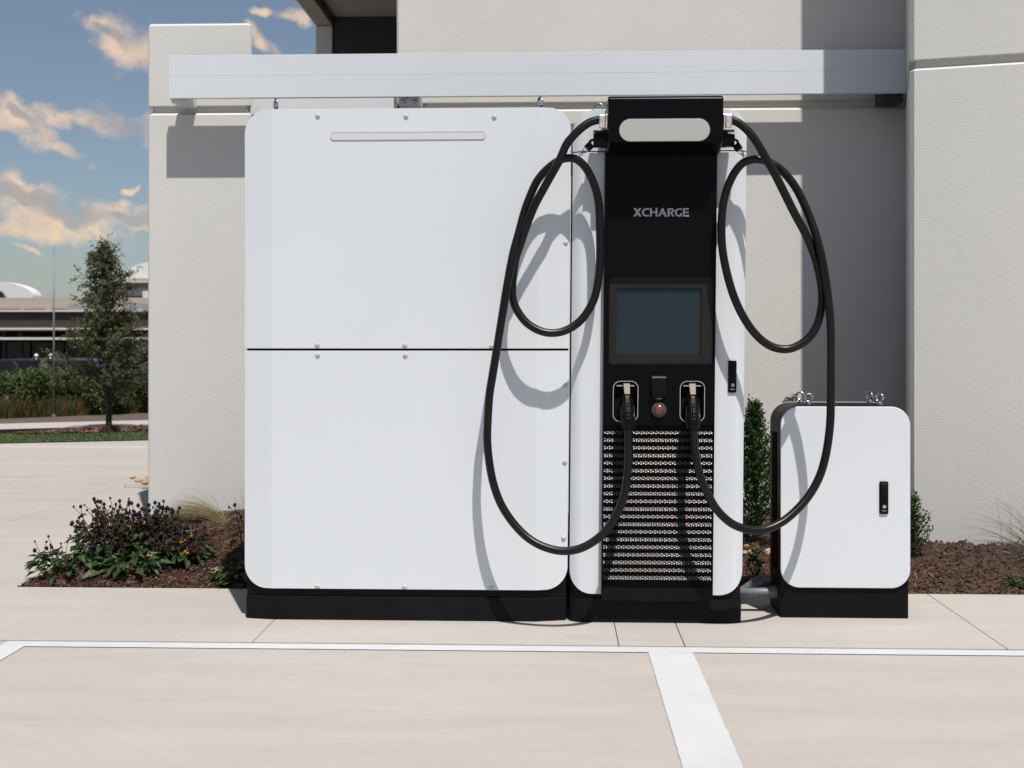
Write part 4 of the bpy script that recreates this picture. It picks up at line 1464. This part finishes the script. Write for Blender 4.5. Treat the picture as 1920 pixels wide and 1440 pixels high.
# the young tree
def young_tree():
    random.seed(77)
    base = Vector((-5.262, 9.20, 0.0))
    H = 2.58
    root = thing('young_tree', 'slender young tree with a ragged conical crown beyond the drive', 'tree', tuple(base))
    tr, br, lf = MB(), MB(), MB()
    tpts = [base, base + Vector((0.0, 0, 0.5)), base + Vector((-0.01, 0, 1.1)), base + Vector((-0.06, 0, 1.8)), base + Vector((-0.10, 0, H * .90))]
    tp = catmull(tpts, 6)
    tr.tube(tp, [0.036 * (1 - .93 * i / (len(tp) - 1)) + 0.002 for i in range(len(tp))], 9)
    tr.build('trunk', M_BARK, root, smooth=True)

    def width(t):      # crown half width over height fraction
        keys = [(0.16, 0.20), (0.24, 0.40), (0.34, 0.58), (0.46, 0.55), (0.58, 0.43), (0.70, 0.33), (0.82, 0.22), (0.92, 0.13), (1.0, 0.03)]
        for (a, wa), (b, wb) in zip(keys, keys[1:]):
            if a <= t <= b:
                return wa + (wb - wa) * (t - a) / (b - a)
        return 0.05
    NB = 135
    for i in range(NB):
        t = 0.25 + 0.74 * (i / NB) ** 0.92
        a = i * 2.399 + random.gauss(0, .3)
        w = width(t) * random.uniform(.6, 1.25)
        if random.random() < 0.10:
            w *= 1.28
        p0 = tp[min(len(tp) - 1, int(max(0, t - 0.06) * (len(tp) - 1)))]
        rise = w * random.uniform(0.1, .75)
        p1 = Vector((p0.x + math.cos(a) * w, p0.y + math.sin(a) * w, min(H * 1.0, p0.z + rise + .03)))
        pm = p0.lerp(p1, .5) + Vector((0, 0, random.uniform(-.03, .05)))
        pth = catmull([p0, pm, p1], 5)
        br.tube(pth, [0.009 - .0075 * k / (len(pth) - 1) for k in range(len(pth))], 4)
        # twigs with leaves
        nt = 5 + int(w * 15)
        for q in range(nt):
            s = random.uniform(.18, 1.0)
            p = pth[min(len(pth) - 1, int(s * (len(pth) - 1)))]
            dt = Vector((math.cos(a) * .6 + random.gauss(0, .7), math.sin(a) * .6 + random.gauss(0, .7), random.gauss(.15, .5))).normalized()
            e = p + dt * random.uniform(.06, .16)
            br.tube([p, e], [0.0028, 0.001], 3)
            for k in range(random.randint(9, 17)):
                lp = p.lerp(e, random.uniform(.1, 1.1)) + Vector((random.gauss(0, .014), random.gauss(0, .014), random.gauss(0, .014)))
                d = dt * .6 + Vector((random.gauss(0, .8), random.gauss(0, .8), random.gauss(-.1, .6)))
                lf.leaf(lp, d, Vector((random.gauss(0, .7), random.gauss(0, .7), 1)).normalized(), random.uniform(.024, .046), random.uniform(.015, .026), .2, .15)
    crown = lf.build('crown', M_TREELEAF, root, kind='stuff')
    br.build('branches', M_BARK, root, kind='stuff')


young_tree()

# slim pole
pole = thing('slim_pole', 'slim grey metal pole left of the young tree', 'pole', (-7.25, 12.3, 0))
MB().tube([(-7.25, 12.3, -0.05), (-7.25, 12.3, 2.45)], [0.015, 0.011], 10).build('shaft', M_GALV, pole, smooth=True)
MB().tube([(-7.25, 12.3, -0.05), (-7.25, 12.3, 0.0)], [0.03, 0.026], 10).build('foot', M_GALV, pole)


def bush(cx, cy, w, h, n, seed, label, leaf=(.08, .026), mat=M_HEDGELEAF, grassy=0.5):
    random.seed(seed)
    root = thing('roadside_bush', label, 'bush', (cx, cy, 0), 'bushes along the far road')
    st, lf = MB(), MB()
    for i in range(16):
        a = random.uniform(0, 6.28)
        rr = w * random.uniform(.2, .9)
        hh = h * random.uniform(.6, 1.08) * (1 - .4 * (rr / w) ** 2)
        b = Vector((cx + math.cos(a) * rr * .3, cy + math.sin(a) * rr * .2, -0.055))
        t = Vector((cx + math.cos(a) * rr, cy + math.sin(a) * rr * .6, hh))
        st.tube([b, b.lerp(t, .5) + Vector((0, 0, .05)), t], [.010, .007, .002], 4)
        for k in range(n // 16):
            s = random.uniform(.15, 1.02)
            p = b.lerp(t, s) + Vector((random.gauss(0, .05), random.gauss(0, .05), random.gauss(0, .03)))
            d = Vector((random.gauss(0, .7), random.gauss(0, .7), random.uniform(0.0, 1.3) * grassy + random.gauss(0, .3)))
            L = leaf[0] * random.uniform(.6, 1.5)
            lf.leaf(p, d, Vector((random.gauss(0, .5), random.gauss(0, .5) - .4, 1)).normalized(), L, leaf[1] * random.uniform(.7, 1.3), .2, .25)
    st.build('stems', M_STEM, root, kind='stuff')
    lf.build('foliage', mat, root, kind='stuff')


BUSH = [(-8.35, 12.5, .42, .62, 'feathery green bush at the left edge of the picture'), (-7.72, 12.6, .36, .70, 'tall green bush left of the slim pole'),
        (-7.30, 13.1, .34, .58, 'rounded green bush behind the slim pole'), (-6.85, 13.0, .38, .56, 'green bush right of the slim pole'),
        (-6.40, 13.4, .36, .60, 'green bush seen behind the young tree'), (-5.95, 13.6, .40, .55, 'green bush right of the young tree by the column'),
        (-5.4, 14.0, .42, .60, 'green bush at the column edge'), (-8.0, 13.4, .45, .66, 'second-row bush behind the leftmost ones')]
for i, (x, y, w, h, lb) in enumerate(BUSH):
    bush(x, y, w * 1.15, h, 3600, 300 + i, lb, grassy=random.uniform(.4, .9))
random.seed(55)
tg = MB()
for i in range(9000):
    t = random.random()
    x = -9.6 + 4.8 * t
    y = 12.05 + (x + 7.8) * 0.95 * .9 + random.random() ** 1.5 * .9
    h = random.uniform(.12, .36)
    p = Vector((x, y, -0.055))
    d = Vector((random.gauss(0, .25), random.gauss(0, .25), 1)).normalized()
    tg.add([p + Vector((-.008, 0, 0)), p + Vector((.008, 0, 0)), p + d * h * .6 + Vector((.006, 0, 0)), p + d * h], [(0, 1, 2), (0, 2, 3)])
tg.build('tall_grass', M_TALLGRASS, kind='stuff', label='yellowish tall grass in front of the roadside bushes', category='grass')

# far low building
FYB = 55.0
fb_ = thing('low_building', 'long low building with brown fascia and pale rails far at the left', 'building', (-30, FYB, 0))
XA, XB = -62.0, -8.0


MB().box(XA, XB, FYB + 1.0, FYB + 9, 2.46, 3.16).build('parapet', M_BEIGE, fb_)
MB().box(XA, XB, FYB - 0.2, FYB + 1.2, 2.405, 2.501).build('cornice', M_CORNICE, fb_)
MB().box(XA, XB, FYB, FYB + 1, 1.596, 2.405).build('fascia', M_BROWN, fb_)
MB().box(XA, XB, FYB - 0.3, FYB + 1, 1.486, 1.593).build('upper_rail', M_CORNICE, fb_)
MB().box(XA, XB, FYB - 0.3, FYB + 1, 0.979, 1.102).build('lower_rail', M_CORNICE, fb_)
MB().box(XA, XB, FYB + 5.5, FYB + 6, -1.25, 1.5).build('back_wall', M_CHAR, fb_)
MB().box(XA, XB, FYB + 0.2, FYB + 5.5, 1.432, 1.484).build('soffit', M_SOFFIT, fb_)
for u in [-30.007, -28.315, -27.456, -25.023, -21.991, -21.111, -19.245]:
    MB().box(u - .07, u + .07, FYB + 0.3, FYB + .6, -1.25, 1.429).build('post', M_CHAR, fb_, bevel=.02)
for (u0, u1) in [(-32.524, -31.02), (-30.72, -29.159), (-29.039, -27.271), (-27.152, -25.328), (-25.208, -23.597), (-23.478, -21.751)]:
    w = MB().box(u0, u1, FYB + 5.3, FYB + 5.48, -1.1, 0.842).build('window', M_STOREGLASS, fb_)
for (u0, u1) in [(-28.897, -27.733), (-27.567, -26.377), (-26.1, -25.244)]:
    MB().box(u0, u1, FYB + 0.92, FYB + 0.999, 2.488, 2.57).build('parapet_slot', M_CHAR, fb_)
MB().box(-25.161, -24.195, FYB + 0.9, FYB + 0.999, 2.504, 2.79).build('roof_panel', M_CARSILVER, fb_)
MB().box(-22.266, -21.056, FYB + 0.9, FYB + 0.999, 2.504, 2.817).build('roof_panel', M_CARSILVER, fb_)
MB().box(-21.386, -20.068, FYB + 1.2, FYB + 5, 3.163, 3.503).build('roof_block', M_CORNICE, fb_)


def vault(name, label, x0, x1, v0, v1, Y, depth, extra=None):
    root = thing(name, label, 'roof', ((x0 + x1) / 2, Y, 0))
    zf = lambda v: 1.116 + (632 - v) * 0.0388
    pts = []
    for i in range(25):
        a = math.pi * i / 24
        pts.append(((x0 + x1) / 2 + (x1 - x0) / 2 * math.cos(a), zf(v0) + (zf(v1) - zf(v0)) * math.sin(a) ** .9))
    MB().prism(pts[::-1], Y, Y + depth).build('vault', M_DOMEW, root)
    MB().box(x0, x1, Y, Y + depth, 0, zf(v0) - .01).build('drum', M_BEIGE, root)
    return root, zf


vr, zf = vault('vaulted_roof', 'white vaulted roof behind the low building at the left edge', -44.564, -37.792, 559, 527, 80, 1.5)
MB().prism([(-42.986, zf(558)), (-39.757, zf(558)), (-39.993, zf(548)), (-40.386, zf(543)), (-42.592, zf(543))], 79.7, 79.98).build('gable_window', M_STOREGLASS, vr)
vr2, zf = vault('domed_roof', 'white domed roof on stepped beige walls beside the column', -31.292, -23.818, 524, 488, 80, 2)
for (v0, v1, q, m) in ((531, 524.4, .5, M_BEIGE), (533, 531.2, .9, M_CORNICE), (540, 533.2, .6, M_BEIGE), (556, 540.2, .4, M_CORNICE)):
    MB().box(-31.526 - q * .22, -23.624, 79.0 - q, 79.95, zf(v0), zf(v1)).build('step', m, vr2)


def globe_post(x, v, Y, label):  # dark post and dark ball topped by a small plain white ball
    z = 1.116 + (632 - v) * (Y + 4.613 + .5) / 2222.0
    root = thing('globe_post', label, 'lamp', (x, Y, 0), 'dark posts with white globes before the low building')
    MB().tube([(x, Y, -1.2), (x, Y, z - .18)], [.09, .06], 8).build('post', M_CARDARK, root)
    MB().sphere((x, Y, z - .20), .17, n=12, m=8).build('bowl', M_CARDARK, root, smooth=True)
    MB().sphere((x, Y, z), .075, n=12, m=8).build('globe', M_GLOBE, root, smooth=True)


globe_post(-19.802, 667, 40, 'left one of two dark posts with white globes before the dark storefront')
globe_post(-19.254, 666, 40, 'right one of two dark posts with white globes before the dark storefront')


def parked_car(x, Y, label, mat, L=4.4, z=0.0, flip=1):
    root = thing('parked_car', label, 'car', (x, Y, z), 'cars parked before the low building')
    sd_ = [(-2.2, .35), (-2.2, .75), (-1.9, .86), (-1.15, .92), (-.55, 1.42), (.95, 1.45), (1.65, .98), (2.15, .90), (2.2, .35)]
    k = L / 4.4 * flip
    pts = [(x + a * k, z + b) for a, b in sd_]
    if flip < 0:
        pts = pts[::-1]
    MB().prism(pts, Y, Y + 1.75).build('body', mat, root, bevel=.08, seg=2)
    for (a0, a1) in ((-1.0, .12), (.2, 1.45)):
        w = [(x + a0 * k + (.12 if a0 < 0 else 0) * k, z + .95), (x + a1 * k - (.05 if a1 > 1 else 0), z + .95), (x + (a1 - (.45 if a1 > 1 else 0)) * k, z + 1.36), (x + (a0 + (.5 if a0 < 0 else 0)) * k, z + 1.36)]
        if flip < 0:
            w = w[::-1]
        MB().prism(w, Y - .012, Y + .01).build('window', M_STOREGLASS, root)
    for a in (-1.38, 1.38):
        wl = MB().tube([(x + a * k, Y - .03, z + .33), (x + a * k, Y + .2, z + .33)], .33, 18).build('wheel', M_TYRE, root)
        MB().tube([(x + a * k, Y - .045, z + .33), (x + a * k, Y - .031, z + .33)], .2, 14).build('rim', M_CARSILVER, wl)
    MB().box(x - 2.19 * abs(k) if flip > 0 else x + 2.02 * abs(k), x - 2.02 * abs(k) if flip > 0 else x + 2.19 * abs(k), Y - .01, Y + .3, z + .64, z + .76).build('headlight', M_HEADLAMP, root)


parked_car(-21.837, 42, 'dark parked car at the left edge behind the bushes', M_CARDARK, z=-1.2)
parked_car(-19.545, 43, 'dark grey parked car half hidden behind the young tree', M_CARGREY, flip=-1, z=-1.2)
parked_car(-14.345, 38, 'blue parked car just left of the stucco column', M_CARBLUE, z=-1.2)
